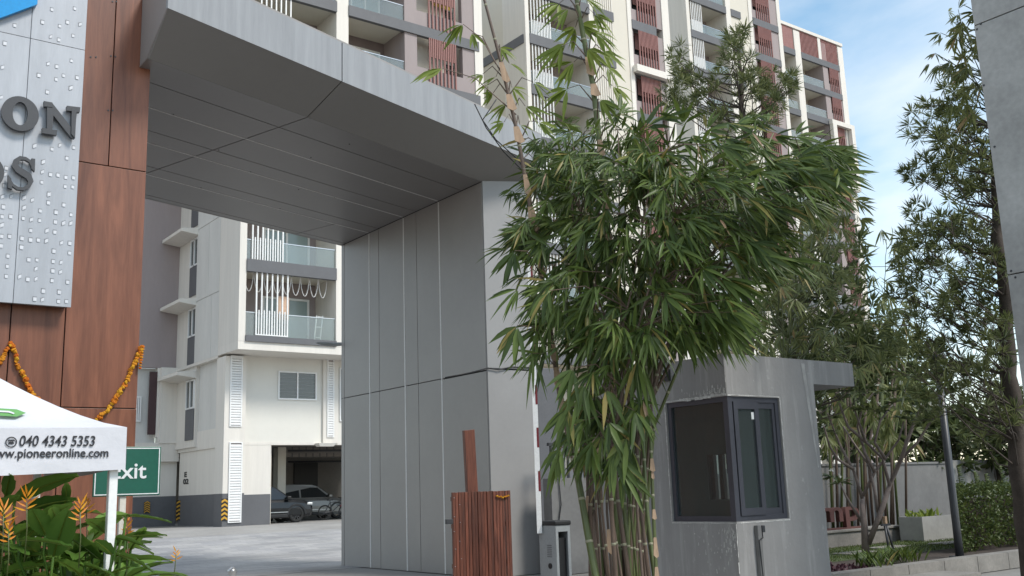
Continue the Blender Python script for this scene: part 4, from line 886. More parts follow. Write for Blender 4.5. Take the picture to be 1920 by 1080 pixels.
fv = valance(cor[0], cor[1], 'valance'); valance(cor[1], cor[2], 'valance', zv0 + .03); valance(cor[2], cor[3], 'valance', zv0 + .075); valance(cor[3], cor[0], 'valance', zv0 + .03)
for (lx, ly) in ((tx1 - .06, TY + .07), (tx1 - .06, ty1 - .07), (tx0 + .06, TY + .07), (tx0 + .06, ty1 - .07)):
    boxp('leg', lx - .028, lx + .028, ly - .028, ly + .028, 0, zv1 - .03, 'metal_white', te, bevel=.006)
for a, b_ in (((tx0 + .06, TY + .07), (tx1 - .06, TY + .07)), ((tx1 - .06, TY + .07), (tx1 - .06, ty1 - .07))):
    n_ = 4
    tm = MB()
    for k in range(n_):
        p0_ = Vector((a[0], a[1], 0)).lerp(Vector((b_[0], b_[1], 0)), k / n_); p1_ = Vector((a[0], a[1], 0)).lerp(Vector((b_[0], b_[1], 0)), (k + 1) / n_)
        for u, d in ((0, 1), (1, 0)): tm.tube([p0_ + Vector((0, 0, zv1 - .03 - .16 * u)), p1_ + Vector((0, 0, zv1 - .03 - .16 * d))], .012, 4)
    tm.build('truss', 'metal_white', te)
py_ = TY - .0065
p = ony(36, 838, py_); q = ony(178, 835, py_); hh = ony(100, 818, py_).z - ony(100, 838, py_).z
text_o('printed_number', '040 4343 5353', .1, (p.x, py_, p.z + .004), fv, 'print_black', width=q.x - p.x, height=hh, bold=.0010, shear=.15)
p = ony(203, 857, py_); q = ony(34, 861, py_); hh = ony(100, 842, py_).z - ony(100, 862, py_).z
me_w = (p.x - q.x) * 1.335
text_o('printed_web_address', 'www.pioneeronline.com', .1, (p.x - me_w, py_, p.z - .018), fv, 'print_black', width=me_w, height=hh * 1.12, bold=.0010)
p = ony(21, 829, py_); rg = MB()
for k in range(20):
    a, b_ = 2 * math.pi * k / 20, 2 * math.pi * (k + 1) / 20
    for r0, r1 in ((.027, .034),):
        rg.quad(*[(p.x + r_ * math.cos(t_), py_ - .001, p.z + r_ * math.sin(t_)) for r_, t_ in ((r0, a), (r1, a), (r1, b_), (r0, b_))])
rg.quad(*[(p.x + dx, py_ - .001, p.z + dz) for dx, dz in ((-.018, -.012), (.018, -.012), (.013, .004), (-.013, .004))]); rg.quad(*[(p.x + dx, py_ - .001, p.z + dz) for dx, dz in ((-.022, .006), (.022, .006), (.017, .015), (-.017, .015))])
rg.build('phone_symbol', 'print_black', fv)
# green emblem printed on the roof cloth
def on_roof(px, py):
    r = ray(px, py); best = None; s = 7.0
    for k in range(400):
        y = TY + .002 + k * .004; pt = ony(px, py, y); t_ = (y - TY) / 1.2; u = t_
        z = zv1 + (pk.z - zv1) * (u ** 1.35) - .10 * math.sin(math.pi * min(1, max(0, (pt.x - (tx0 + 1.5 * u)) / max(.01, 3 * (1 - u))))) * math.sin(math.pi * u)
        if pt.z <= z: return pt + Vector((0, -.015, .012))
    return pt
eg = MB()
for pg in ([(-6, 769), (30, 771), (48, 778), (30, 785), (-6, 783)],):
    ps = [on_roof(*u) for u in pg]; eg.quad(*ps)
eg.build('printed_emblem', 'print_green', ro)
eg = MB(); ps = [on_roof(*u) for u in [(-6, 775), (16, 776), (26, 780), (24, 782), (14, 779), (-6, 778)]]; eg.quad(*[p + Vector((0, -.006, .006)) for p in ps]); eg.build('printed_emblem', 'tent', ro)

# ------------------------------------------------------------------ exit sign
EY = 10.0
ex = thing('exit_sign', 'green Exit sign board on a cream post partly behind the tent leg', 'sign', (ony(232, 1000, EY).x, EY, 0))
c_ = [ony(174, 840, EY), ony(303, 835, EY), ony(299, 928, EY), ony(177, 932, EY)]
zt_, zb_ = (c_[0].z + c_[1].z) / 2, (c_[2].z + c_[3].z) / 2; x0, x1 = (c_[0].x + c_[3].x) / 2, (c_[1].x + c_[2].x) / 2
boxp('board', x0, x1, EY, EY + .02, zb_, zt_, 'sign_green', ex, bevel=.006)
bm_ = MB(); i_ = .012
for (a, b_, c2, d2) in ((x0 + i_, x1 - i_, zb_ + i_, zb_ + i_ + .009), (x0 + i_, x1 - i_, zt_ - i_ - .009, zt_ - i_), (x0 + i_, x0 + i_ + .009, zb_ + i_ + .009, zt_ - i_ - .009), (x1 - i_ - .009, x1 - i_, zb_ + i_ + .009, zt_ - i_ - .009)): bm_.box(a, b_, EY - .003, EY - .0005, c2, d2)
bm_.build('border', 'sign_white', ex)
p = ony(207, 899, EY - .003); q = ony(274, 897, EY - .003); hh = ony(240, 868, EY).z - ony(240, 898, EY).z
text_o('lettering', 'Exit', .2, (p.x, EY - .004, p.z + .003), ex, 'sign_white', width=q.x - p.x, height=hh, bold=.0025)
xp = ony(231, 960, EY).x; boxp('post', xp - .03, xp + .03, EY + .022, EY + .08, 0, zt_ - .05, 'post_cream', ex, bevel=.006)

# ------------------------------------------------------------------ marigold garlands on the pylon
def garland(pts, label):
    g = thing('marigold_garland', label, 'garland', ony(pts[0][0], pts[0][1], WY - .05), 'marigold garlands on the timber pylon')
    P = [ony(a, b_, WY - .05) for a, b_ in pts]
    tube_o('string', P, .008, 'culm_old', g, 4)
    acc = 0
    for a, b_ in zip(P, P[1:]):
        n_ = max(1, int((b_ - a).length / .040))
        for k in range(n_):
            pos = a.lerp(b_, (k + .5) / n_) + Vector((R.uniform(-.012, .012), R.uniform(-.01, .01), R.uniform(-.01, .01)))
            inst('flower', MARI[R.randrange(4)], pos, g, Quaternion((R.random() - .5, R.random() - .5, R.random() - .5, R.random())).normalized(), R.uniform(.028, .044))
def sag_px(a, b_, depth, n=14): return [(a[0] + (b_[0] - a[0]) * k / n, a[1] + (b_[1] - a[1]) * k / n + depth * (1 - (2 * k / n - 1) ** 2)) for k in range(n + 1)]
garland([(20, 640)] + sag_px((22, 655), (266, 648), 152, 18)[1:], 'orange marigold garland swagged across the timber pylon behind the tent')
garland([(20, 644), (14, 655), (6, 672), (-8, 690), (-40, 720), (-90, 735)], 'orange marigold garland running off the left picture edge from the timber pylon')
g2 = thing('marigold_tail', 'short hanging tail of marigolds at the right edge of the timber pylon', 'garland', ony(266, 650, WY - .05), 'marigold garlands on the timber pylon')
for k in range(9): inst('flower', MARI[k % 4], ony(266 - k * .45, 650 + 5 * k, WY - .06), g2, None, .036 - .0018 * k)

# ------------------------------------------------------------------ vehicles in the open garage
def car(name, label, x_nose, y_near, z, Lc, Wc, Hc, paint, roof_pts):
    """body lofted from side stations; the near flank looks towards -Y, nose towards +X"""
    c = thing(name, label, 'car', (x_nose - Lc / 2, y_near + Wc / 2, z))
    st = roof_pts                        # (t along length from tail, top height of the lower body, half width factor)
    bm_ = MB(); ns = len(st); sec = []
    for (t_, zt_, hw, zb_) in st:
        x = x_nose - Lc + Lc * t_; yc = y_near + Wc / 2; h = Wc / 2 * hw
        sec.append([(x, yc - h * .93, z + zb_), (x, yc - h, z + zb_ + .14), (x, yc - h, z + zt_ * .62), (x, yc - h * .965, z + zt_ * .86), (x, yc - h * .86, z + zt_), (x, yc + h * .86, z + zt_), (x, yc + h * .965, z + zt_ * .86), (x, yc + h, z + zt_ * .62), (x, yc + h, z + zb_ + .14), (x, yc + h * .93, z + zb_)])
    for s in sec: bm_.v += s
    m_ = 10
    for i in range(ns - 1):
        for k in range(m_): a = i * m_ + k; b2_ = i * m_ + (k + 1) % m_; bm_.f.append((a, b2_, b2_ + m_, a + m_)); bm_.mi.append(0)
    bm_.f.append(tuple(range(m_))); bm_.f.append(tuple(reversed(range((ns - 1) * m_, ns * m_)))); bm_.mi += [0, 0]
    bo_ = bm_.build('body', paint, c, smooth=False, bevel=.02)
    # cabin
    cab = MB(); gz_ = Hc * .60
    prof = [(.04, gz_), (.10, Hc * .93), (.20, Hc), (.50, Hc * .985), (.58, Hc * .93), (.76, gz_)]
    yc = y_near + Wc / 2; lo = [(x_nose - Lc + Lc * t_, yc - Wc * (.46 if zt_ < Hc * .7 else .37), z + zt_) for t_, zt_ in prof]; hi_ = [(a, 2 * yc - b_, d) for a, b_, d in lo]
    cab.prism(lo, hi_); cab.build('cabin', paint, c, bevel=.03)
    def glass(poly, nm='side_window'):
        g = MB(); f_ = lambda t_, zz: (x_nose - Lc + Lc * t_, yc - Wc * (.46 + (.37 - .46) * (zz - gz_) / (Hc * .93 - gz_)) - .008, z + zz)
        g.quad(*[f_(*u) for u in poly]); g.build(nm, 'carglass', c)
    glass([(.11, gz_ + .03), (.34, gz_ + .03), (.34, Hc * .91), (.16, Hc * .90)]); glass([(.36, gz_ + .03), (.70, gz_ + .03), (.57, Hc * .89), (.36, Hc * .91)])
    ws = MB(); ws.quad((x_nose - Lc + Lc * .765, yc - Wc * .42, z + gz_ + .02), (x_nose - Lc + Lc * .765, yc + Wc * .42, z + gz_ + .02), (x_nose - Lc + Lc * .592, yc + Wc * .35, z + Hc * .92), (x_nose - Lc + Lc * .592, yc - Wc * .35, z + Hc * .92)); ws.build('windscreen', 'carglass', c)
    for t_ in (.17, .80):
        wx = x_nose - Lc + Lc * t_
        for yy, sg_ in ((y_near + .02, -1), (y_near + Wc - .02, 1)):
            tm = MB(); nn = 22; r_o, r_i = .34, .215
            pr = [(r_i, -.10), (r_o - .03, -.11), (r_o, -.08), (r_o, .08), (r_o - .03, .11), (r_i, .10)]
            for a in range(nn):
                for (ra, ya) in pr: an = 2 * math.pi * a / nn; tm.v.append((wx + ra * math.cos(an), yy - sg_ * .1 + ya, z + .34 + ra * math.sin(an)))
            k6 = len(pr)
            for a in range(nn):
                for k in range(k6): p_ = a * k6 + k; q_ = a * k6 + (k + 1) % k6; r2 = ((a + 1) % nn) * k6; tm.f.append((p_, q_, r2 + (k + 1) % k6, r2 + k)); tm.mi.append(0)
            wl = tm.build('wheel', 'tyre', c, smooth=True)
            rm_ = MB(); yf = yy + sg_ * .0
            rm_.tube([(wx, yf - sg_ * .06, z + .34), (wx, yf - sg_ * .01, z + .34)], [.06, .05], 10)
            for s5 in range(5):
                an = 2 * math.pi * s5 / 5 + .3; e1 = Vector((math.cos(an), 0, math.sin(an))); e2 = Vector((-math.sin(an), 0, math.cos(an))); o_ = Vector((wx, yf - sg_ * .03, z + .34))
                for sp_ in (-.05, .05):
                    rm_.prism([o_ + e1 * .04 + e2 * (sp_ * .4 - .014), o_ + e1 * .04 + e2 * (sp_ * .4 + .014), o_ + e1 * .22 + e2 * (sp_ + .014), o_ + e1 * .22 + e2 * (sp_ - .014)], [p_ + Vector((0, sg_ * -.03, 0)) for p_ in (o_ + e1 * .04 + e2 * (sp_ * .4 - .014), o_ + e1 * .04 + e2 * (sp_ * .4 + .014), o_ + e1 * .22 + e2 * (sp_ + .014), o_ + e1 * .22 + e2 * (sp_ - .014))])
            rm_.build('rim', 'rim', wl)
        arch = MB(); nn = 14
        for a in range(nn):
            a0, a1 = math.pi * a / nn, math.pi * (a + 1) / nn
            arch.prism([(wx + rr * math.cos(aa), y_near - .012, z + .34 + rr * math.sin(aa)) for rr, aa in ((.37, a0), (.45, a0), (.45, a1), (.37, a1))], [(wx + rr * math.cos(aa), y_near + .05, z + .34 + rr * math.sin(aa)) for rr, aa in ((.37, a0), (.45, a0), (.45, a1), (.37, a1))])
        arch.build('wheel_arch', 'black', c)
    boxp('sill', x_nose - Lc * .72, x_nose - Lc * .30, y_near - .012, y_near + .06, z + .24, z + .36, 'black', c, bevel=.01)
    boxp('trim_strip', x_nose - Lc * .72, x_nose - Lc * .30, y_near - .016, y_near + .02, z + .44, z + .47, 'steel', c)
    mx_ = x_nose - Lc + Lc * .70; boxp('mirror', mx_ - .1, mx_ + .08, y_near - .16, y_near + .06, z + gz_ + .02, z + gz_ + .16, paint, c, bevel=.03)
    boxp('headlamp', x_nose - .28, x_nose - .03, y_near + .06, y_near + .3, z + .72, z + .82, 'steel', c, bevel=.02)
    return c
stations = [(0, .92, .86, .34), (.03, 1.0, .95, .24), (.12, 1.03, 1, .22), (.35, 1.02, 1, .2), (.70, 1.0, 1, .2), (.78, .98, .99, .2), (.90, .92, .97, .22), (.97, .84, .92, .26), (1, .68, .82, .32)]
nose1 = ony(581, 950, YL + 1.2); car('parked_car', 'black compact SUV parked with its nose out in the open garage', nose1.x, YL + .8, gz, 4.0, 1.75, 1.60, 'car_black', stations)
nose2 = ony(648, 940, YL + 5.0); car('parked_car', 'silver grey SUV parked behind the black car in the open garage', nose2.x, YL + 4.2, gz, 4.2, 1.78, 1.66, 'car_silver', stations)
# bicycle between the cars and the pillar
p = ony(607, 970, YL + 2.2); bi = thing('bicycle', 'dark bicycle with a red mudguard parked in front of the silver SUV', 'bicycle', (p.x + .5, p.y, gz))
def wheel_ring(cx_, cy_, cz_, r_, m_, nm):
    tb = MB(); tb.tube([(cx_ + r_ * math.cos(2 * math.pi * a / 24), cy_, cz_ + r_ * math.sin(2 * math.pi * a / 24)) for a in range(25)], .03, 6); o = tb.build(nm, m_, bi, smooth=True)
    spk = MB()
    for a in range(10): an = math.pi * 2 * a / 10; spk.tube([(cx_, cy_, cz_), (cx_ + r_ * math.cos(an), cy_, cz_ + r_ * math.sin(an))], .006, 3)
    spk.build('spokes', 'rim', o)
w1, w2 = (p.x + .05, gz + .34), (p.x + 1.08, gz + .34)
wheel_ring(w1[0], p.y, w1[1], .31, 'tyre', 'wheel'); wheel_ring(w2[0], p.y, w2[1], .31, 'tyre', 'wheel')
fm = MB(); B = lambda dx, dz: (p.x + dx, p.y, gz + dz)
for a, b_ in (((.05, .34), (.42, .36)), ((.42, .36), (.30, .85)), ((.05, .34), (.32, .78)), ((.32, .78), (.88, .82)), ((.42, .36), (.90, .75)), ((.86, .95), (1.08, .34))): fm.tube([B(*a), B(*b_)], .022, 6)
fm.build('frame', 'dark_metal', bi); tube_o('handlebar', [(p.x + .86, p.y - .28, gz + 1.0), (p.x + .84, p.y, gz + .97), (p.x + .86, p.y + .28, gz + 1.0)], .018, 'black', bi)
boxp('saddle', p.x + .18, p.x + .44, p.y - .07, p.y + .07, gz + .86, gz + .92, 'black', bi, bevel=.02)
tube_o('mudguard', [(w2[0] + .36 * math.cos(a * .3), p.y, w2[1] + .36 * math.sin(a * .3)) for a in range(1, 9)], .03, 'red', bi)
# lamp arm on the far side of the pillar, small bright post by the driveway edge
p = ony(640, 650, 22.5); la = thing('wall_lamp', 'small grey lamp arm sticking out from behind the gate pillar', 'lamp', (PX, 22.05, p.z))
MB().tube([(PX + .1, 22.08, p.z + .0), (PX - .1, 22.3, p.z + .01), (PX - .3, 22.4, p.z + .03), (PX - .46, 22.45, p.z + .045)], [.045, .05, .045, .015], 8).build('arm', 'boxgrey', la)
p = onz(435, 1092, 0); fn = thing('silver_bollard', 'tip of a small silver bollard at the bottom picture edge on the driveway', 'bollard', (p.x, p.y, 0))
MB().tube([(p.x, p.y, 0), (p.x, p.y, .1), (p.x, p.y, .2), (p.x, p.y, .23), (p.x, p.y, .26), (p.x, p.y, .30)], [.09, .085, .08, .10, .06, .03], 12).build('post', 'steel', fn, smooth=True)

# ------------------------------------------------------------------ plants: leaf builder
def leaf_geo(o, d, n, Ln, W, bend, prof=(.30, .62), fold=.18):
    """eight points and six faces: a folded blade that droops along its length"""
    d = d.normalized(); s = d.cross(n)
    if s.length < 1e-4: s = d.cross(Vector((.3, .5, .8)))
    s.normalize(); u = s.cross(d).normalized(); g = Vector((0, 0, -1))
    def c(t): return o + d * (Ln * t) + g * (bend * Ln * t * t)
    a, b_ = prof; w1, w2 = W * .5, W * .42; f1 = u * (W * fold)
    return [o, c(a) - s * w1 + f1, c(a) + s * w1 + f1, c(a), c(b_) - s * w2 + f1, c(b_) + s * w2 + f1, c(b_), c(1.0)]
LF = [(0, 2, 3), (0, 3, 1), (3, 2, 5, 6), (3, 6, 4, 1), (6, 5, 7), (6, 7, 4)]
def leaves_mesh(name, lvs, mats, off, prof=(.30, .62)):
    n_ = len(lvs); V = np.empty((n_ * 8, 3)); fs = []
    for i, (o, d, n, Ln, W, bend) in enumerate(lvs):
        for k, p in enumerate(leaf_geo(o, d, n, Ln, W, bend, prof)): V[i * 8 + k] = p
        for f in LF: fs.append(tuple(i * 8 + k for k in f))
    V -= np.array(off); me = bpy.data.meshes.new(name); me.from_pydata(V.tolist(), [], fs); me.materials.append(MATS[mats]); me.polygons.foreach_set('use_smooth', [True] * len(me.polygons)); me.update(); return me
def rv(rr, s=1.0): return Vector((rr.gauss(0, s), rr.gauss(0, s), rr.gauss(0, s)))
def fan(rr, pos, axis, n, Ln, W, spread=52, face=None, bend=.12):
    """bamboo spray: blades spread from one twig tip, roughly in one plane"""
    axis = axis.normalized(); face = (face if face is not None else (Vector((-.55, -.75, .5)) + rv(rr, .35))).normalized()
    face = (face - axis * face.dot(axis)); face = face.normalized() if face.length > .05 else axis.orthogonal().normalized()
    res = []
    for k in range(n):
        th = rad(-spread + 2 * spread * (k + .5) / n + rr.uniform(-7, 7)); d = (Quaternion(face, th) @ axis + rv(rr, .10)).normalized()
        nn = (face + rv(rr, .28)).normalized(); l_ = Ln * rr.uniform(.68, 1.1) * (1 - .25 * abs(th) / 1.2)
        res.append((pos + d * Ln * .05, d, nn, l_, W * rr.uniform(.8, 1.15), bend * rr.uniform(.3, 1.6)))
    return res
def ellipse_pt(rr, e):
    cx_, cy_, rx_, ry_ = e; a = rr.uniform(0, 2 * math.pi); r_ = math.sqrt(rr.random()); return cx_ + rx_ * r_ * math.cos(a), cy_ + ry_ * r_ * math.sin(a)
def culm(parent, pts, r0, r1, m, ring=True, step=.34, sheaths=()):
    """bamboo stem with a pale ring at each node"""
    P = []
    for a, b_ in zip(pts, pts[1:]):
        for k in range(4): P.append(a.lerp(b_, k / 4))
    P.append(pts[-1]); n_ = len(P); o = MB().tube(P, [r0 + (r1 - r0) * k / (n_ - 1) for k in range(n_)], 8).build('culm', m, parent, smooth=True)
    if ring:
        rg_ = MB(); acc = 0; nxt = .1
        for k in range(n_ - 1):
            d = (P[k + 1] - P[k]); l_ = d.length
            while nxt < acc + l_:
                t_ = (nxt - acc) / l_; c_ = P[k].lerp(P[k + 1], t_); r_ = r0 + (r1 - r0) * (k + t_) / n_; dn = d.normalized() * .007
                rg_.tube([c_ - dn * 1.5, c_, c_ + dn * 1.5], [r_ * 1.02, r_ * 1.14, r_ * 1.02], 8); nxt += step
            acc += l_
        rg_.build('node_ring', 'culm_ring', o, smooth=True)['kind'] = 'stuff'
    return P
def nearest(P, p, rr=None): return min(P, key=lambda q: (q - p).length_squared + (max(0, q.z - p.z + .1) * 2) ** 2)

# ------------------------------------------------------------------ the big bamboo clump
rr = random.Random(11)
bam = thing('bamboo_clump', 'big leafy bamboo clump growing between the gate pillar and the guard booth', 'bamboo', ond(1155, 1100, 8.6) * Vector((1, 1, 0)) if False else Vector((ond(1155, 1100, 8.6).x, ond(1155, 1100, 8.6).y, 0)))
def D(pl_, d0, d1): n_ = len(pl_) - 1; return [ond(a, b_, d0 + (d1 - d0) * k / n_) for k, (a, b_) in enumerate(pl_)]
culms = []
def add_culm(pl_, d0, d1, r0, r1, m, ring=True): culms.append(culm(bam, D(pl_, d0, d1), r0, r1, m, ring)); return culms[-1]
cA = add_culm([(1135, 1210), (1120, 1100), (1084, 900), (1050, 740), (1035, 640), (1010, 480), (990, 360), (968, 240), (940, 120), (903, -20), (880, -90)], 8.3, 8.3, .030, .010, 'culm_old')
cB = add_culm([(1165, 1210), (1160, 1100), (1152, 900), (1148, 700), (1140, 440), (1128, 300), (1112, 160), (1092, 60), (1078, -20), (1070, -90)], 8.5, 8.4, .036, .018, 'culm')
add_culm([(1140, 1210), (1117, 1080), (1100, 990), (1083, 890), (1072, 800), (1066, 720), (1062, 600), (1060, 430)], 8.0, 8.6, .034, .014, 'culm')
add_culm([(1232, 1210), (1231, 1090), (1226, 980), (1222, 880), (1219, 800), (1212, 700), (1200, 560)], 8.1, 8.2, .016, .010, 'culm')
for k in range(26):
    bx = 1112 + 112 * (k % 13) / 12 + rr.uniform(-6, 6); mid = 1150 + (bx - 1165) * .95 + rr.uniform(-18, 18); tx = 1060 + 330 * rr.random() ** 1.3; ty = rr.uniform(240, 520); d0 = 8.2 + rr.uniform(-.25, .8)
    add_culm([(bx + rr.uniform(0, 10), 1215), (bx, 1090), (bx * .5 + mid * .5 - 4, 960), (mid, 840), (mid + (tx - mid) * .25, 690), (mid + (tx - mid) * .6, 540), (tx, ty)], d0, d0 + rr.uniform(-.3, .9), rr.uniform(.011, .024), .006, rr.choice(['culm', 'culm_old', 'culm_old', 'culm_old', 'culm_old']))
for k in range(7):
    tx, ty = [(1500, 300), (1560, 330), (1450, 250), (1420, 430), (1330, 250), (1250, 230), (1585, 370)][k]
    add_culm([(1175 + 6 * k, 1215), (1178 + 5 * k, 1000), (1190 + 6 * k, 800), (1240 + (tx - 1300) * .3, 560), (1290 + (tx - 1300) * .6, 400), (tx, ty)], 8.5 + .05 * k, 8.9 - .1 * k, .020, .006, 'culm_old' if k % 2 else 'culm', True)
allc = [p for c_ in culms for p in c_]
# papery sheaths on the culms
sh = MB()
def sheath(P, t_, ln, wd_):
    i = min(len(P) - 2, int(t_ * (len(P) - 1))); p = P[i]; d = (P[i + 1] - P[i]).normalized(); s = Vector((.8, -.6, 0)); f_ = Vector((-.6, -.8, 0)) * .035
    m_ = MB(); m_.prism([p + f_ - s * wd_ * .35, p + f_ + s * wd_ * .30, p + f_ * 1.5 + s * wd_ * .6 - d * ln * .9, p + f_ * 1.5 + s * wd_ * .1 - d * ln, p + f_ * 1.5 - s * wd_ * .6 - d * ln * .85], [q + f_ * .12 for q in (p + f_ - s * wd_ * .35, p + f_ + s * wd_ * .30, p + f_ * 1.5 + s * wd_ * .6 - d * ln * .9, p + f_ * 1.5 + s * wd_ * .1 - d * ln, p + f_ * 1.5 - s * wd_ * .6 - d * ln * .85)]); m_.build('culm_sheath', 'sheath', bam)
for t_ in (.30, .36, .42, .47, .52, .58, .64, .70, .76, .82): sheath(cA, t_, rr.uniform(.16, .24), rr.uniform(.05, .075))
for t_ in (.36, .46, .52, .60, .67, .73): sheath(cB, t_, rr.uniform(.12, .28), rr.uniform(.05, .09))
for t_ in (.22, .33, .40, .52, .58, .68): sheath(culms[3], t_, rr.uniform(.06, .16), rr.uniform(.022, .04))
for c_ in culms[4:12]: sheath(c_, rr.uniform(.3, .6), rr.uniform(.12, .2), .05)
# sprays: (ellipse in view, how many, near and far distance)
crown = [((1120, 290, 130, 75), 62, 7.8, 9.6), ((1060, 400, 90, 110), 52, 7.8, 9.6), ((1190, 370, 130, 110), 84, 7.8, 9.8), ((1310, 350, 140, 95), 62, 7.4, 9.8), ((1430, 330, 120, 90), 56, 7.4, 9.6),
         ((1520, 320, 58, 58), 30, 7.4, 8.9), ((1200, 540, 145, 105), 66, 7.4, 9.8), ((1320, 490, 120, 105), 58, 7.3, 9.6), ((1090, 560, 75, 85), 20, 7.7, 9.4), ((1420, 440, 80, 70), 24, 7.5, 9.3),
         ((1140, 650, 95, 60), 20, 7.5, 9.2), ((1290, 610, 110, 40), 24, 7.4, 9.0), ((1110, 780, 60, 60), 9, 7.5, 9.0), ((1140, 850, 55, 45), 6, 7.6, 8.6), ((1160, 740, 50, 50), 9, 7.6, 8.8), ((1015, 470, 35, 120), 9, 7.8, 8.6), ((1010, 630, 35, 55), 4, 7.7, 8.3)]
lv, twig = [], MB()
cen = ond(1200, 470, 8.7)
for e, cnt, d0, d1 in crown:
    for k in range(cnt):
        px_, py_ = ellipse_pt(rr, e); p = ond(px_, py_, rr.uniform(d0, d1)); outw = p - cen; outw.z *= .4; outw = outw.normalized() if outw.length > .05 else rv(rr)
        ax = outw * .65 + Vector((-.25, -.3, 0)) * rr.uniform(.0, 1.2) + Vector((0, 0, -1)) * rr.uniform(.45, 1.2) + rv(rr, .22) + Vector((.8, -.6, 0)) * (.75 * min(1, max(-.35, (px_ - 1220) / 220)))
        fine = min(1, max(0, (py_ - 230) / 330)) * .6 + min(1, max(0, (px_ - 1050) / 300)) * .4; fine = min(1, max(0, fine + rr.gauss(0, .18)))
        for rep_ in range(2 if fine < .55 else 1):
            lv += fan(rr, p + rv(rr, .09 * rep_), ax + rv(rr, .3 * rep_), rr.randint(6, 10), .17 + .21 * fine * rr.uniform(.8, 1.15), (.014 + .020 * fine) * rr.uniform(.8, 1.2), rr.uniform(20, 54), bend=rr.uniform(.05, .35))
        q = nearest(allc, p); m_ = p.lerp(q, .5) + Vector((0, 0, .06)); twig.tube([q, m_, p], [.005, .004, .002], 4, cap=False)
        # a few blades back along the twig
        for j in range(3):
            t_ = rr.random(); b0 = p.lerp(m_, t_); lv.append((b0, (outw + rv(rr, .7) + Vector((0, 0, -.3))).normalized(), rv(rr) + Vector((-.5, -.7, .6)), rr.uniform(.2, .33), rr.uniform(.022, .035), .15))
# loose sprays on the two tall stems, thinner and lighter
lv2 = []
def spray(px_, py_, d_, ax, n_, Ln=.30, W=.038, sp=45, from_=None, dst=None):
    p = ond(px_, py_, d_); (lv2 if dst is None else dst).extend(fan(rr, p, Vector(ax) + rv(rr, .1), n_, Ln, W, sp, bend=.2))
    q = from_ if from_ is not None else nearest(allc, p); twig.tube([q, p.lerp(q, .45) + Vector((0, 0, .10)), p], [.007, .005, .003], 5, cap=False)
E_R = Vector((.8, -.6, 0))
for (px_, py_, s) in ((1062, 30, -1), (1045, 20, -1), (1118, 40, 1), (1050, 100, -1), (1058, 95, -1), (1120, 75, 1), (1135, 110, 1), (1100, 10, 1), (1072, 130, -1), (1142, 140, 1), (1060, 180, -1), (1152, 175, 1), (1090, 60, 1), (1105, 105, 1), (1075, 65, -1), (1128, 200, 1)):
    spray(px_ - s * 4, py_ - 14, 8.4 + rr.uniform(-.2, .2), E_R * s * .8 + Vector((0, 0, -.75)), rr.randint(5, 8), rr.uniform(.22, .32), .036)
tipA = ond(850, 42, 8.2)
spray(868, 45, 8.2, E_R * -.75 + Vector((0, 0, -.7)), 7, .25, .045, 40, ond(948, 150, 8.3)); spray(830, 128, 8.2, E_R * -1 + Vector((0, 0, -.45)), 5, .27, .045, 28, ond(968, 215, 8.3)); spray(885, 62, 8.2, E_R * .2 + Vector((0, 0, -1)), 4, .16, .03, 30, ond(930, 120, 8.3))
for (px_, py_, s) in ((905, 145, -1), (930, 150, -1), (960, 170, 1), (925, 180, -1), (950, 200, -1), (985, 205, 1), (1000, 160, 1), (935, 95, 1), (955, 125, 1), (915, 165, -1), (975, 240, 1), (945, 235, -1), (1010, 235, 1)):
    spray(px_, py_ - 6, 8.3 + rr.uniform(-.1, .1), E_R * s * .9 + Vector((0, 0, -.6)), rr.randint(3, 6), rr.uniform(.14, .25), .03)
for (px_, py_) in ((1325, 245), (1280, 235), (1240, 225), (1380, 235), (1440, 230), (1210, 240), (1490, 255), (1160, 215)): spray(px_, py_, 8.2, E_R * rr.uniform(-.6, .9) + Vector((0, 0, .3)), 7, .32, .036, 60, dst=lv)
# near sprays low on the clump
for (px_, py_, s) in ((1065, 765, -1), (1150, 850, 1), (1110, 830, -1), (1190, 770, 1), (1030, 545, -1), (965, 470, -1), (970, 610, -1), (1050, 840, -1), (1140, 790, 1), (1165, 880, 1), (1095, 720, -1), (1135, 730, 1), (1175, 820, -1), (1075, 690, -1)): spray(px_, py_, 7.5, E_R * s * .45 + Vector((0, 0, -1)), 8, .30, .042, 42, dst=lv)
twig.build('branches', 'culm_old', bam)['kind'] = 'stuff'
def place_leaves(parent, lvs, m, n_parts, off):
    lvs.sort(key=lambda l_: (l_[0].x ** 2 + l_[0].y ** 2) ** .5 / l_[3])
    for l_ in lvs[:n_parts]: put(bpy.data.objects.new('leaf', leaves_mesh('leaf', [l_], m, l_[0])), parent, l_[0])
    if lvs[n_parts:]:
        o = put(bpy.data.objects.new('foliage', leaves_mesh('foliage', lvs[n_parts:], m, WL[parent.name])), parent, WL[parent.name]); o['kind'] = 'stuff'
place_leaves(bam, lv, 'bamboo_leaf', 200, None); place_leaves(bam, lv2, 'bamboo_light', 100, None)
for k in range(14):   # dry tan blades here and there
    l_ = rr.choice(lv); put(bpy.data.objects.new('dry_leaf', leaves_mesh('dry_leaf', [(l_[0] + Vector((-.03, -.04, 0)), (l_[1] + Vector((0, 0, -1))).normalized(), l_[2], l_[3] * .8, l_[4] * .8, .2)], 'sheath', l_[0])), bam, l_[0])

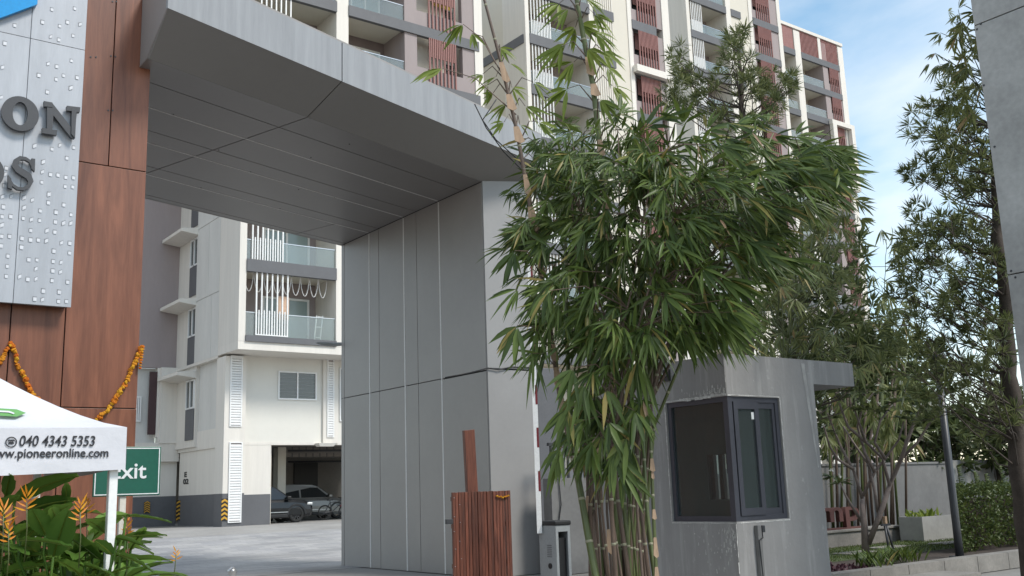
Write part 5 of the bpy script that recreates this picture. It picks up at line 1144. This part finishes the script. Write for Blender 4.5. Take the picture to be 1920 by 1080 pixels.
# ------------------------------------------------------------------ trees built from tufts on branches
def tuft(rr, p, r_, n_, W, up=.25, axis=None):
    res = []
    for k in range(n_):
        d = rv(rr); d.z += up; 
        if axis is not None: d += axis * 1.2
        d.normalize(); res.append((p + d * r_ * rr.uniform(0, .25), d, rv(rr), r_ * rr.uniform(.6, 1.1), W * rr.uniform(.7, 1.2), rr.uniform(-.05, .15)))
    return res
def tuft_tree(name, label, trunk_px, d0, d1, r0, r1, tufts, m, seed, W=.018, n_leaf=26, group=None, bark='bark', per=3, cat='tree', base=None, kind='crown', fanmode=False, spread=.18, tuft_r=.22):
    rr = random.Random(seed); n_ = len(trunk_px) - 1; P = [ond(a, b_, d0 + (d1 - d0) * k / n_) for k, (a, b_) in enumerate(trunk_px)]
    P[0].z = 0 if base is None else base
    t_ = thing(name, label, cat, P[0], group); Q = []
    for a, b_ in zip(P, P[1:]):
        for k in range(6): Q.append(a.lerp(b_, k / 6) + rv(rr, .015))
    Q.append(P[-1]); MB().tube(Q, [r0 + (r1 - r0) * k / (len(Q) - 1) for k in range(len(Q))], 8).build('trunk', bark, t_, smooth=True)
    br_ = MB(); lvs = []
    for (px_, py_, rx_, ry_, cnt) in tufts:
        for k in range(cnt):
            a, b_ = ellipse_pt(rr, (px_, py_, rx_, ry_)); p = ond(a, b_, d0 + (d1 - d0) * .7 + rr.gauss(0, .55) * min(1.6, (rx_ + 25) / 60))
            q0 = nearest(Q, p); q = nearest(Q, p - Vector((0, 0, .55 * math.hypot(p.x - q0.x, p.y - q0.y)))); m_ = p.lerp(q, .5) + Vector((0, 0, -.10 * (p - q).length)) + rv(rr, .05)
            br_.tube([q, m_, p], [.014, .009, .004], 5, cap=False)
            for j in range(per):
                c_ = p + rv(rr, spread * (.3 if per == 1 else 1)); ax = (c_ - m_).normalized()
                if j: br_.tube([p.lerp(m_, .3), c_], [.006, .003], 4, cap=False)
                if fanmode: lvs += fan(rr, c_, ax * .5 + Vector((0, 0, -1)) * rr.uniform(.3, 1.2) + rv(rr, .3), rr.randint(5, 8), tuft_r * rr.uniform(.8, 1.2), W, 50)
                else: lvs += tuft(rr, c_, tuft_r * rr.uniform(.75, 1.15), n_leaf, W, axis=ax * .7)
    br_.build('branches', bark, t_)['kind'] = 'stuff'; o = put(bpy.data.objects.new(kind, leaves_mesh(kind, lvs, m, P[0])), t_, P[0]); o['kind'] = 'stuff'
    return t_
tuft_tree('tufted_tree', 'slim tree with needle tufts rising above the bamboo in front of the apartments', [(1405, 1000), (1402, 600), (1400, 300), (1392, 180), (1385, 60)], 13.5, 13.5, .09, .015,
          [(1385, 75, 12, 18, 4), (1385, 110, 30, 18, 6), (1400, 145, 38, 20, 6), (1375, 175, 30, 12, 3), (1280, 118, 18, 14, 4), (1290, 155, 18, 12, 4), (1255, 185, 22, 14, 4), (1310, 190, 25, 12, 3), (1340, 215, 25, 12, 3), (1465, 160, 20, 18, 5), (1440, 195, 20, 16, 4), (1400, 240, 60, 15, 3)],
          'needle_leaf', 21, W=.014, n_leaf=34, tuft_r=.16, group='trees round the booth and garden', spread=.085)
tuft_tree('tufted_tree', 'tall dark tufted tree at the right beside the pale concrete column', [(1925, 1010), (1905, 830), (1890, 640), (1878, 480), (1865, 300), (1852, 120), (1845, -40)], 15.0, 15.0, .14, .03,
          [(1772, 178, 22, 12, 4), (1803, 202, 20, 12, 4), (1742, 246, 16, 12, 4), (1812, 235, 22, 14, 5), (1775, 268, 22, 12, 4), (1822, 270, 25, 20, 6), (1840, 300, 20, 20, 5), (1733, 325, 20, 10, 4), (1795, 335, 28, 16, 6), (1845, 350, 22, 25, 6),
           (1840, 415, 35, 30, 8), (1775, 420, 50, 28, 8), (1730, 415, 28, 20, 4), (1715, 490, 40, 35, 8), (1800, 500, 50, 30, 9), (1860, 520, 35, 40, 8), (1690, 570, 40, 40, 7), (1770, 590, 55, 40, 10), (1850, 610, 40, 45, 10), (1730, 660, 60, 30, 9), (1820, 690, 60, 40, 11), (1880, 720, 30, 50, 7), (1850, 780, 50, 35, 8), (1760, 740, 50, 25, 5)],
          'needle_leaf', 22, W=.018, n_leaf=30, tuft_r=.18, group='trees round the booth and garden', spread=.16)
tuft_tree('tufted_tree', 'dense dark tree behind the booth roof to the left of the lamp post', [(1490, 1000), (1495, 800), (1500, 640), (1505, 500), (1500, 430)], 17.0, 17.0, .10, .03,
          [(1470, 500, 45, 30, 8), (1530, 560, 60, 35, 9), (1600, 485, 14, 12, 3), (1450, 580, 50, 35, 7), (1560, 500, 30, 22, 4), (1580, 640, 50, 40, 9), (1490, 650, 60, 30, 9), (1620, 690, 40, 40, 6), (1540, 700, 60, 30, 8), (1600, 590, 30, 20, 4)],
          'dark_leaf', 23, W=.040, n_leaf=20, tuft_r=.26, group='trees round the booth and garden', spread=.25)
tuft_tree('bamboo_clump', 'pale green bamboo drooping behind the big clump against the far apartment block', [(1440, 1000), (1450, 800), (1480, 600), (1520, 450), (1545, 380)], 12.5, 12.5, .02, .006,
          [(1555, 400, 45, 30, 9), (1510, 450, 55, 40, 12), (1470, 520, 60, 50, 12), (1540, 520, 55, 50, 10), (1440, 600, 60, 40, 10), (1520, 620, 70, 45, 12), (1580, 660, 45, 30, 7), (1400, 640, 60, 30, 8)], 'bamboo_pale', 24, W=.026, group='bamboo', bark='culm', per=2, cat='bamboo', fanmode=True, spread=.15, tuft_r=.24)
tuft_tree('bamboo_clump', 'bamboo leaning out from behind the pale concrete column', [(1990, 1000), (1960, 700), (1920, 400), (1880, 150), (1845, 20), (1825, -60)], 13.2, 13.2, .03, .008,
          [(1800, 50, 26, 30, 7), (1822, 110, 20, 40, 9), (1790, 115, 22, 14, 4), (1825, 170, 16, 25, 6), (1850, 60, 20, 50, 6)], 'bamboo_pale', 25, W=.028, group='bamboo', bark='culm', per=2, cat='bamboo', fanmode=True, spread=.10, tuft_r=.25)
tuft_tree('bamboo_clump', 'thin bamboo shoots with hanging leaves in front of the tall dark tree', [(1676, 960), (1668, 800), (1660, 650), (1658, 540), (1662, 450)], 27, 27, .02, .006,
          [(1665, 445, 14, 10, 2), (1690, 470, 16, 10, 2), (1650, 550, 30, 30, 5), (1690, 560, 40, 30, 5), (1640, 610, 30, 30, 5), (1770, 430, 30, 25, 4), (1720, 460, 20, 14, 3)], 'bamboo_pale', 26, W=.05, group='bamboo', bark='culm', per=2, cat='bamboo', fanmode=True, spread=.18, tuft_r=.45)
for k, (tx, ty, lab, ell) in enumerate(((1600, 700, 'dark broadleaf tree beyond the garden wall just right of the booth roof', [(1590, 700, 60, 40, 8), (1570, 770, 50, 50, 9), (1640, 740, 50, 50, 9), (1610, 800, 60, 40, 7)]),
        (1725, 720, 'dark broadleaf tree beyond the garden wall behind the lamp post', [(1700, 700, 50, 40, 8), (1740, 770, 60, 50, 11), (1690, 820, 60, 30, 7), (1780, 820, 60, 30, 8)]),
        (1870, 740, 'broadleaf tree beyond the garden wall above the clipped hedge', [(1860, 790, 60, 35, 7), (1900, 840, 40, 25, 6), (1830, 840, 60, 22, 7), (1950, 780, 60, 60, 8)]))):
    tuft_tree('broadleaf_tree', lab, [(tx, 960), (tx + 4, 850), (tx - 3, 780), (tx, ty)], 28 + k, 28 + k, .10, .03, [(a_, b2_, c2_, d2_, int(n2_ * 1.9)) for a_, b2_, c2_, d2_, n2_ in ell], 'dark_leaf', 40 + k, W=.095, n_leaf=16, tuft_r=.34, group='trees round the booth and garden', spread=.35, base=.2)

dk = thing('bamboo_clump', 'cluster of thin dark bamboo stems behind the frangipani branches', 'bamboo', Vector((ond(1620, 960, 22.5).x, ond(1620, 960, 22.5).y, .2)), 'bamboo')
rq = random.Random(77)
for k in range(20):
    x_p = 1555 + 135 * k / 19 + rq.uniform(-5, 5); a_ = ony(x_p, 960, 13.85); a_.z = .2
    tube_o('culm', [a_, ony(x_p + rq.uniform(-8, 8), 850, 13.8), ony(x_p + rq.uniform(-20, 20), 700, 13.7), ony(x_p + rq.uniform(-35, 35), 610, 13.7)], [.030, .028, .022, .010], 'culm_old' if k % 3 else 'culm', dk, 6)
ldk = []
for k in range(90):
    p = ond(rq.uniform(1545, 1720), rq.uniform(600, 830), 22.3 + rq.uniform(-.5, .5)); ldk += fan(rq, p, rv(rq, .4) + Vector((0, 0, -1)), 7, .42, .05, 50)
place_leaves(dk, ldk, 'bamboo_pale', 0, None)
# ------------------------------------------------------------------ garden on the right
GZ = .22
bed = MB(); bed.box(12.4, 45, 9.45, 14.0, -.05, GZ); props(bed.build('garden_ground', 'soil'), None, None, kind='structure')
ks = MB().box(0, .985, 0, .25, 0, .27).mesh('kerbstone', 'kerbstone')
kb = props(put(bpy.data.objects.new('kerb', None), None, (15, 9.2, 0)), None, None, kind='structure')
for k in range(30): inst('kerbstone', ks, (12.4 + k * 1.0, 9.2, 0), kb)
step = MB(); step.box(12.5, 15.2, 8.5, 9.19, 0, .13); props(step.build('step', 'kerbstone'), None, None, kind='structure')
lawn = MB(); lawn.quad((13.5, 10.9, GZ + .004), (24, 10.9, GZ + .004), (24, 13.0, GZ + .004), (13.5, 13.0, GZ + .004)); mat('turf', (.055, .075, .025), .9, .25, 3); props(lawn.build('lawn', 'turf'), None, None, kind='structure')
rr = random.Random(5); gl = [((Vector((rr.uniform(13.5, 24), rr.uniform(10.9, 13.0), GZ + .004))), (Vector((rr.gauss(0, .4), rr.gauss(0, .4), 1))).normalized(), rv(rr), rr.uniform(.03, .08), .012, .2) for _ in range(9000)]
props(put(bpy.data.objects.new('grass', leaves_mesh('grass', gl, 'grass_blade', (18, 12, GZ))), None, (18, 12, GZ)), 'short green grass on the strip of lawn in front of the garden wall', 'grass', kind='stuff')
for k in range(3):
    sl_ = MB().box(0, .9, 0, .42, 0, .03); o = sl_.build('stepping_stone', 'kerbstone', None, loc=(0, 0, 0), bevel=.01); o.location = (16.2 + 1.6 * k, 11.5 + .35 * (k % 2), GZ + .006); props(o, ['flat pale stepping stone in the lawn nearest the booth', 'flat pale stepping stone in the middle of the lawn strip', 'flat pale stepping stone in the lawn nearest the planter box'][k], 'stone', 'stepping stones in the lawn')
cw = thing('garden_wall', 'plain grey rendered wall running behind the garden', 'wall', (25, 14.1, 0))
zw = ony(1735, 870, 14.05).z; boxp('render', 16.5, 24.4, 14.05, 14.27, 0, zw, 'wallgrey', cw); boxp('coping', 16.5, 24.4, 14.02, 14.30, zw + .001, zw + .05, 'wallgrey', cw)
xq = ony(1790, 900, 14.05).x; boxp('render', 24.41, 45, 14.05, 14.27, 0, zw + .08, 'wallpale', cw)  # sun patch on the wall put into this section's paler colour
sw = thing('seat_wall', 'low pale seat wall under the red letters beside the booth', 'seat wall', (17.5, 12.9, GZ))
xa_, xb2 = ony(1545, 1005, 13.2).x, ony(1690, 1005, 13.2).x; zs_ = ony(1620, 990, 13.2).z
boxp('wall', xa_, xb2, 13.2, 13.6, GZ, zs_ - .05, 'kerbstone', sw); boxp('coping', xa_ - .03, xb2 + .03, 13.16, 13.64, zs_ - .049, zs_, 'kerbstone', sw, bevel=.01)
rl = thing('red_letters', 'dark red standing letters on the seat wall beside the booth', 'letters', (ony(1580, 985, 13.35).x, 13.35, zs_))
p = ony(1562, 975, 13.35); q = ony(1611, 975, 13.35)
text_o('lettering', 'mp', .5, (p.x - .42, 13.38, zs_ + .02), rl, 'brick_red', width=(q.x - p.x) + .42, height=.44, extrude=.05, bold=.008)
boxp('plinth', p.x - .6, q.x + .2, 13.3, 13.5, zs_ + .0005, zs_ + .03, 'brick_red', rl)
plb = thing('planter_box', 'pale concrete planter box with a small green plant by the garden wall', 'planter', (ony(1762, 990, 12.6).x, 12.7, GZ))
x0, x1 = ony(1730, 985, 12.5).x, ony(1790, 985, 12.5).x; zp = ony(1760, 967, 12.5).z; pm = MB(); pm.box(x0, x1, 12.5, 12.56, GZ, zp).box(x0, x1, 13.0, 13.06, GZ, zp).box(x0, x0 + .06, 12.56, 13.0, GZ, zp).box(x1 - .06, x1, 12.56, 13.0, GZ, zp).box(x0 + .06, x1 - .06, 12.56, 13.0, GZ, zp - .06); pm.build('box', 'wallpale', plb)
pp = thing('potted_plant', 'small yellow green plant growing in the planter box', 'plant', ((x0 + x1) / 2, 12.8, zp - .06)); fl = []
for k in range(40): c_ = Vector((rr.uniform(x0 + .1, x1 - .2), rr.uniform(12.6, 12.95), zp - .05)); fl.append((c_, (Vector((rr.gauss(0, .5), rr.gauss(0, .5), 1))).normalized(), rv(rr), rr.uniform(.15, .32), .07, .2))
place_leaves(pp, fl, 'bamboo_light', 0, None)
lp = thing('lamp_post', 'slim dark grey lamp post standing at the end of the clipped hedge', 'lamp post', onz(1800, 1046, GZ))
b0 = WL[lp.name]; MB().tube([b0, b0 + Vector((0, 0, .5)), b0 + Vector((0, 0, 3.4))], [.072, .066, .062], 10).build('pole', 'dark_metal', lp, smooth=True); MB().tube([b0, b0 + Vector((0, 0, .03))], .17, 12).build('base_plate', 'dark_metal', lp)
MB().tube([b0 + Vector((0, 0, 3.4)), b0 + Vector((0, 0, 3.45)), b0 + Vector((0, 0, 3.6))], [.15, .16, .10], 12).build('lamp_head', 'dark_metal', lp)
gt = thing('garden_light', 'small slanted metal garden light stake beside the frangipani', 'garden light', onz(1672, 1040, GZ))
b0 = WL[gt.name]; tp_ = ond(1660, 985, math.hypot(b0.x, b0.y))
for dx in (-.06, .10): tube_o('leg', [b0 + Vector((dx, 0, 0)), tp_ + Vector((dx * .3, 0, 0))], .022, 'dark_metal', gt)
boxp('crossbar', tp_.x - .12, tp_.x + .14, tp_.y - .02, tp_.y + .02, tp_.z - .01, tp_.z + .03, 'dark_metal', gt); boxp('lamp', tp_.x - .03, tp_.x + .03, tp_.y - .03, tp_.y + .03, tp_.z + .031, tp_.z + .16, 'sheath', gt)
# clipped hedge
he = thing('clipped_hedge', 'clipped leafy green hedge along the kerb at the right edge', 'hedge', (ony(1795, 1000, 10.2).x, 10.5, GZ))
hx0 = ony(1797, 980, 10.1).x; hx1 = hx0 + 9; hz = ony(1850, 915, 10.1).z; lvh = []
for _ in range(20000):
    f_ = rr.random(); x = rr.uniform(hx0, hx1); sk = True
    if f_ < .55: y = 10.1 + abs(rr.gauss(0, .08)); z = rr.uniform(GZ + .05, hz)
    elif f_ < .85: y = rr.uniform(10.1, 11.3); z = hz + rr.gauss(0, .05) - .03
    else: x = hx0 + abs(rr.gauss(0, .1)); y = rr.uniform(10.1, 11.3); z = rr.uniform(GZ, hz)
    x += (y - 10.1) * 1.75
    lvh.append((Vector((x, y + .05 * math.sin(x * 5), z + .04 * math.sin(x * 3.1) + .03 * math.sin(x * 11))), (rv(rr, .7) + Vector((0, -.5, .5))).normalized(), rv(rr), rr.uniform(.05, .09), .035, .1))
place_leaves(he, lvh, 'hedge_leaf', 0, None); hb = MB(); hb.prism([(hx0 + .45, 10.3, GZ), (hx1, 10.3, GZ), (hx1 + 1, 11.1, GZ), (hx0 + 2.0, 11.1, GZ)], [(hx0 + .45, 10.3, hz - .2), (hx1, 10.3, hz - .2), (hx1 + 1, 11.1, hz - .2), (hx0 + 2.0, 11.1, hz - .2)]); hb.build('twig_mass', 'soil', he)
for k, px_ in enumerate((1800, 1850, 1880, 1910, 1830)):
    b0 = Vector((ony(px_, 930, 10.9).x, 10.9, hz - .2)); sp_ = thing('leafy_shoot', 'leafy shoot above the clipped hedge, ' + ['nearest the lamp post', 'third from the lamp post', 'fourth from the lamp post', 'nearest the right picture edge', 'second from the lamp post'][k], 'plant', b0, 'leafy shoots above the hedge'); ht = rr.uniform(.45, .75); tube_o('stem', [b0, b0 + Vector((.05, 0, ht * .6)), b0 + Vector((.02, 0, ht))], .01, 'bark', sp_, 5); ll = []
    for j in range(22): t_ = .25 + .75 * j / 22; s = 1 if j % 2 else -1; ll.append((b0 + Vector((.04, 0, ht * t_)), Vector((.8 * s, -.5 + rr.gauss(0, .3), .45)), Vector((0, -.5, 1)), .15 * (1.2 - t_ * .6), .05, .15))
    place_leaves(sp_, ll, 'frangipani_leaf', 0, None)
# frangipani: thick forking limbs, leaves in whorls at the tips
FB = onz(1624, 1040, GZ); DF = math.hypot(FB.x, FB.y); fr = thing('frangipani_tree', 'frangipani tree with bare forking grey branches right of the guard booth', 'tree', FB, 'trees round the booth and garden')
limbs = [[(1624, 1045), (1621, 990), (1617, 950), (1618, 925)], [(1618, 930), (1640, 885), (1660, 860), (1685, 825), (1695, 790)], [(1617, 935), (1600, 880), (1580, 845), (1565, 810), (1552, 775)], [(1628, 1020), (1648, 970), (1662, 930), (1668, 910), (1690, 860), (1700, 830), (1715, 790), (1730, 760)],
         [(1668, 910), (1655, 860), (1625, 830), (1610, 790), (1600, 760)], [(1617, 980), (1598, 950), (1586, 930), (1575, 905)], [(1640, 885), (1622, 850), (1608, 800), (1618, 760), (1640, 735)], [(1600, 880), (1572, 862), (1556, 838), (1545, 800)], [(1660, 860), (1640, 830), (1650, 790), (1672, 760)], [(1690, 860), (1720, 830), (1745, 790), (1765, 765)], [(1625, 830), (1590, 800), (1575, 760), (1570, 735)], [(1648, 970), (1640, 920), (1628, 870), (1600, 830), (1582, 800)]]
lvf = []; fl2 = []
for k, lb in enumerate(limbs):
    P = [ond(a, b_, DF + (rr.gauss(0, .25) if 0 < j else 0) * min(1, j * .4)) for j, (a, b_) in enumerate(lb)]
    if k == 0: P[0].z = GZ
    r0 = .075 if k in (0,) else (.055 if k == 3 else .032); MB().tube(P, [r0 * (1 - .55 * j / (len(P) - 1)) for j in range(len(P))], 8).build('trunk' if k == 0 else 'branch', 'bark_grey', fr, smooth=True)
for (px_, py_) in ((1600, 745), (1645, 735), (1680, 755), (1720, 745), (1755, 755), (1772, 770), (1630, 765), (1575, 750), (1560, 785), (1590, 715), (1550, 735), (1660, 705), (1700, 705), (1620, 700), (1742, 720), (1545, 810), (1575, 905), (1560, 895), (1780, 800), (1765, 740), (1690, 785), (1610, 770), (1650, 770), (1560, 690), (1715, 775), (1690, 730), (1735, 790), (1640, 680), (1720, 715), (1760, 725), (1785, 780), (1700, 750), (1665, 735), (1745, 770), (1728, 695), (1675, 700), (1605, 725)):
    p = ond(px_, py_, DF + rr.uniform(-.5, .5))
    for j in range(13): an = rr.uniform(0, 6.28); d = Vector((math.cos(an), math.sin(an), rr.uniform(-.15, .75))).normalized(); lvf.append((p, d, Vector((0, 0, 1)) + rv(rr, .3), rr.uniform(.2, .32), rr.uniform(.06, .085), rr.uniform(.05, .35)))
    if rr.random() < .35:
        for j in range(5): lvf and fl2.append((p + Vector((0, 0, .12)), rv(rr) + Vector((0, -.5, .6)), rv(rr), .06, .035, .1))
for a, b_ in ((1583, 652), (1590, 660), (1578, 664), (1598, 655), (1586, 645)):
    p = ond(a, b_, DF); [fl2.append((p, rv(rr), rv(rr), .06, .035, 0)) for _ in range(6)]
place_leaves(fr, lvf, 'frangipani_leaf', 140, None)
o = put(bpy.data.objects.new('blossom', leaves_mesh('blossom', fl2, 'white_petal', WL[fr.name])), fr, WL[fr.name])
# strap-leaved clumps and purple ground cover
for k, (px_, py_, lab) in enumerate(((1640, 1068, 'strap leaved green clump at the foot of the frangipani'), (1690, 1058, 'strap leaved green clump beside the garden light stake'))):
    b0 = onz(px_, py_ - 2, GZ); sc_ = thing('strap_leaf_plant', lab, 'plant', b0, 'strap leaved clumps'); ll = []
    for j in range(55): an = rr.uniform(0, 6.28); ll.append((b0 + Vector((rr.gauss(0, .12), rr.gauss(0, .12), 0)), Vector((math.cos(an) * .55, math.sin(an) * .55, 1)).normalized(), Vector((math.cos(an), math.sin(an), .3)), rr.uniform(.35, .6), .04, .35))
    place_leaves(sc_, ll, 'bamboo_leaf', 0, None)
pc = []
for _ in range(500): p = Vector((rr.uniform(12.4, 14.2), rr.uniform(9.55, 10.6), GZ)); pc.append((p, (rv(rr, .6) + Vector((0, 0, .8))).normalized(), rv(rr), rr.uniform(.06, .13), .04, .2))
props(put(bpy.data.objects.new('ground_cover', leaves_mesh('ground_cover', pc, 'purple_leaf', (13, 10, GZ))), None, (13, 10, GZ)), 'low purple leaved ground cover beside the booth', 'ground cover', kind='stuff')

# ------------------------------------------------------------------ heliconia bed at lower left
rr = random.Random(31)
def big_leaf(parent, o, d, Ln, W, droop, roll=0):
    """broad blade with a midrib crease, side lobes and a stalk"""
    d = d.normalized(); side = d.cross(Vector((0, 0, 1))).normalized(); side = Quaternion(d, roll) @ side; n_ = 9; m_ = MB(); rows = []
    for k in range(n_ + 1):
        t_ = k / n_; c_ = o + d * (Ln * t_) + Vector((0, 0, -droop * Ln * t_ * t_)); wd_ = W * .5 * (math.sin(math.pi * min(1, t_ * .92 + .05)) ** .62) * (1 - .25 * t_); tg = (d + Vector((0, 0, -2 * droop * t_))).normalized(); up = side.cross(tg).normalized()
        rp = .05 * W * math.sin(t_ * 23 + o.x * 9)
        rows.append([c_ - side * wd_ + up * (wd_ * .22 + rp), c_ - side * wd_ * .5 + up * wd_ * .20, c_, c_ + side * wd_ * .5 + up * wd_ * .20, c_ + side * wd_ + up * (wd_ * .22 - rp)])
    for r_ in rows: m_.v += [tuple(p) for p in r_]
    for k in range(n_):
        for j in range(4): a = k * 5 + j; m_.f.append((a, a + 1, a + 6, a + 5)); m_.mi.append(0)
    lf = m_.build('leaf', 'heliconia_leaf', parent, loc=o, smooth=True); MB().tube([tuple(r_[2] - Vector((0, 0, .004))) for r_ in rows], [.008 * (1 - .8 * k / n_) for k in range(n_ + 1)], 5).build('midrib', 'bamboo_light', lf)
def heliconia(px_, py_, d_, lab, n_, hgt, flowers=1, lean=None):
    b0 = ond(px_, py_, d_); b0.z = 0; h = thing('heliconia', lab, 'plant', b0, 'heliconia bed under the tent')
    for k in range(n_):
        an = 2 * math.pi * k / n_ + rr.uniform(-.4, .4); dr = Vector((math.cos(an), math.sin(an), rr.uniform(.25, .9))); st = b0 + Vector((math.cos(an) * .08, math.sin(an) * .08, hgt * rr.uniform(.62, 1.0)))
        tube_o('stalk', [b0 + Vector((math.cos(an) * .04, math.sin(an) * .04, 0)), st], .011, 'heliconia_leaf', h, 6); big_leaf(h, st, dr, rr.uniform(.42, .62), rr.uniform(.13, .18), rr.uniform(.15, .55), rr.uniform(-.5, .5))
    for k in range(flowers): bract(h, b0, b0 + Vector((rr.uniform(-.2, .2), rr.uniform(-.25, .1), hgt * rr.uniform(1.0, 1.3))))
def bract(h, b0, top, n_=7, s=.15):
    tube_o('flower_stalk', [top.lerp(b0, .22), top.lerp(b0, .1) + Vector((.01, .01, 0)), top], .004, 'culm', h, 5)
    lv_ = [(top + Vector((0, 0, .012 * k - .05)), Vector(((1 if k % 2 else -1) * (1.1 - .08 * k), rr.gauss(0, .5), .25 + .12 * k)).normalized(), Vector((0, -1, .3)), s * rr.uniform(.3, .6), .012, -.1) for k in range(n_)]
    put(bpy.data.objects.new('flower', leaves_mesh('flower', lv_, 'heliconia_bract', top)), h, top)
spots = [(20, 1130, 7.5, 9, 1.38), (80, 1150, 7.6, 9, 1.35), (135, 1140, 7.7, 9, 1.35), (-20, 1100, 7.9, 8, 1.5), (60, 1090, 8.2, 9, 1.5), (120, 1090, 8.3, 9, 1.45), (180, 1080, 8.4, 9, 1.3), (195, 1120, 7.9, 8, 1.15), (235, 1100, 8.7, 8, 1.2), (150, 1060, 9.0, 8, 1.45), (40, 1050, 9.0, 8, 1.75), (100, 1170, 7.2, 8, 1.1), (10, 1190, 7.2, 8, 1.15), (225, 1150, 8.0, 8, 1.0)]
wh = ['at the left picture edge below the tent print', 'in the front middle of the bed', 'front right of the middle', 'half cut off by the left edge', 'in the second row', 'tallest in the second row', 'left of the tent leg', 'at the foot of the tent leg', 'right of the exit post', 'against the timber pylon', 'at the back left against the pylon', 'low in the foreground', 'low in the left corner', 'low at the right end of the bed']
for (px_, py_, d_, n_, hg), wd in zip(spots, wh): heliconia(px_, py_, d_, 'broad leaved heliconia ' + wd, n_, hg, 0)
# the larger flower heads that show clearly
hb_ = thing('heliconia', 'heliconia stems with spiky orange flower heads in front of the broad leaves', 'plant', Vector((ond(60, 1130, 7.1).x, ond(60, 1130, 7.1).y, 0)), 'heliconia bed under the tent')
for (px_, py_, s) in ((6, 968, .15), (50, 942, .16), (150, 960, .15), (162, 952, .12), (16, 1000, .13), (238, 990, .10)):
    tp_ = ond(px_, py_, 7.0 if s > .12 else 7.6); bract(hb_, WL[hb_.name] + Vector(((px_ - 60) * .003, (px_ - 60) * -.001, 0)), tp_, 9, s)
shown = [((28, 938), (150, 888), 30), ((100, 1042), (132, 945), 40), ((38, 1012), (132, 1026), 32), ((118, 1000), (192, 1056), 40), ((138, 992), (255, 966), 22), ((236, 966), (318, 979), 18), ((236, 1006), (312, 1004), 16), ((218, 1008), (278, 1030), 26),
         ((-5, 1052), (95, 1040), 18), ((55, 955), (145, 936), 26), ((85, 1002), (58, 950), 30), ((112, 992), (96, 948), 24), ((152, 1078), (100, 1046), 26), ((226, 1040), (284, 1072), 28), ((5, 1078), (84, 1058), 28), ((28, 1002), (66, 983), 22), ((122, 945), (126, 902), 14),
         ((160, 1060), (212, 1082), 26), ((-8, 962), (38, 925), 24), ((200, 1000), (160, 972), 22), ((175, 1030), (240, 1050), 26), ((60, 1080), (120, 1085), 28), ((10, 930), (20, 885), 22), ((70, 1035), (30, 1020), 26), ((190, 1085), (250, 1060), 22), ((90, 1070), (150, 1040), 24), ((0, 1020), (50, 1040), 26), ((210, 1040), (176, 1010), 22), ((245, 1030), (275, 985), 16), ((200, 1075), (160, 1095), 22)]
for g0, lab in ((0, 'heliconia with long pointed leaves crossing in front of the tent leg'), (1, 'heliconia with broad upright leaves left of the tent leg'), (2, 'heliconia with glossy arching leaves at the lower left')):
    hp = thing('heliconia', lab, 'plant', Vector((ond(110 + 20 * g0, 1150, 7.5).x, ond(110 + 20 * g0, 1150, 7.5).y, .06)), 'heliconia bed under the tent')
    for j, (a, b_, w_) in enumerate(shown):
        if j % 3 != g0: continue
        d_ = rr.uniform(7.15, 7.6); o_ = ond(a[0], a[1] , d_); t2 = ond(b_[0], b_[1], d_ - rr.uniform(.0, .3)); dd = t2 - o_; ln = dd.length
        big_leaf(hp, o_, dd + Vector((0, 0, .16 * ln)), ln * 1.03, w_ / 1880 * d_ * 1.25, .16, rr.uniform(-.7, .1) if b_[0] > a[0] else rr.uniform(-.1, .7)); tube_o('stalk', [Vector((WL[hp.name].x + rr.uniform(-.2, .2), WL[hp.name].y + rr.uniform(-.1, .2), .05)), o_ + Vector((0, .03, -.12)), o_], .009, 'heliconia_leaf', hp, 5)
hs_ = thing('heliconia', 'single thin heliconia flower leaning over the driveway at the bottom edge', 'plant', Vector((ond(300, 1110, 9.0).x, ond(300, 1110, 9.0).y, 0)), 'heliconia bed under the tent')
bract(hs_, WL[hs_.name], ond(330, 1040, 9.0), 7, .12); big_leaf(hs_, ond(310, 1075, 9.0), Vector((.9, -.3, .1)), .24, .07, .4)
bed2 = MB(); bed2.box(-3, 3.15, 6.0, 13.9, -.05, .06); props(bed2.build('planting_bed', 'soil'), None, None, kind='structure')
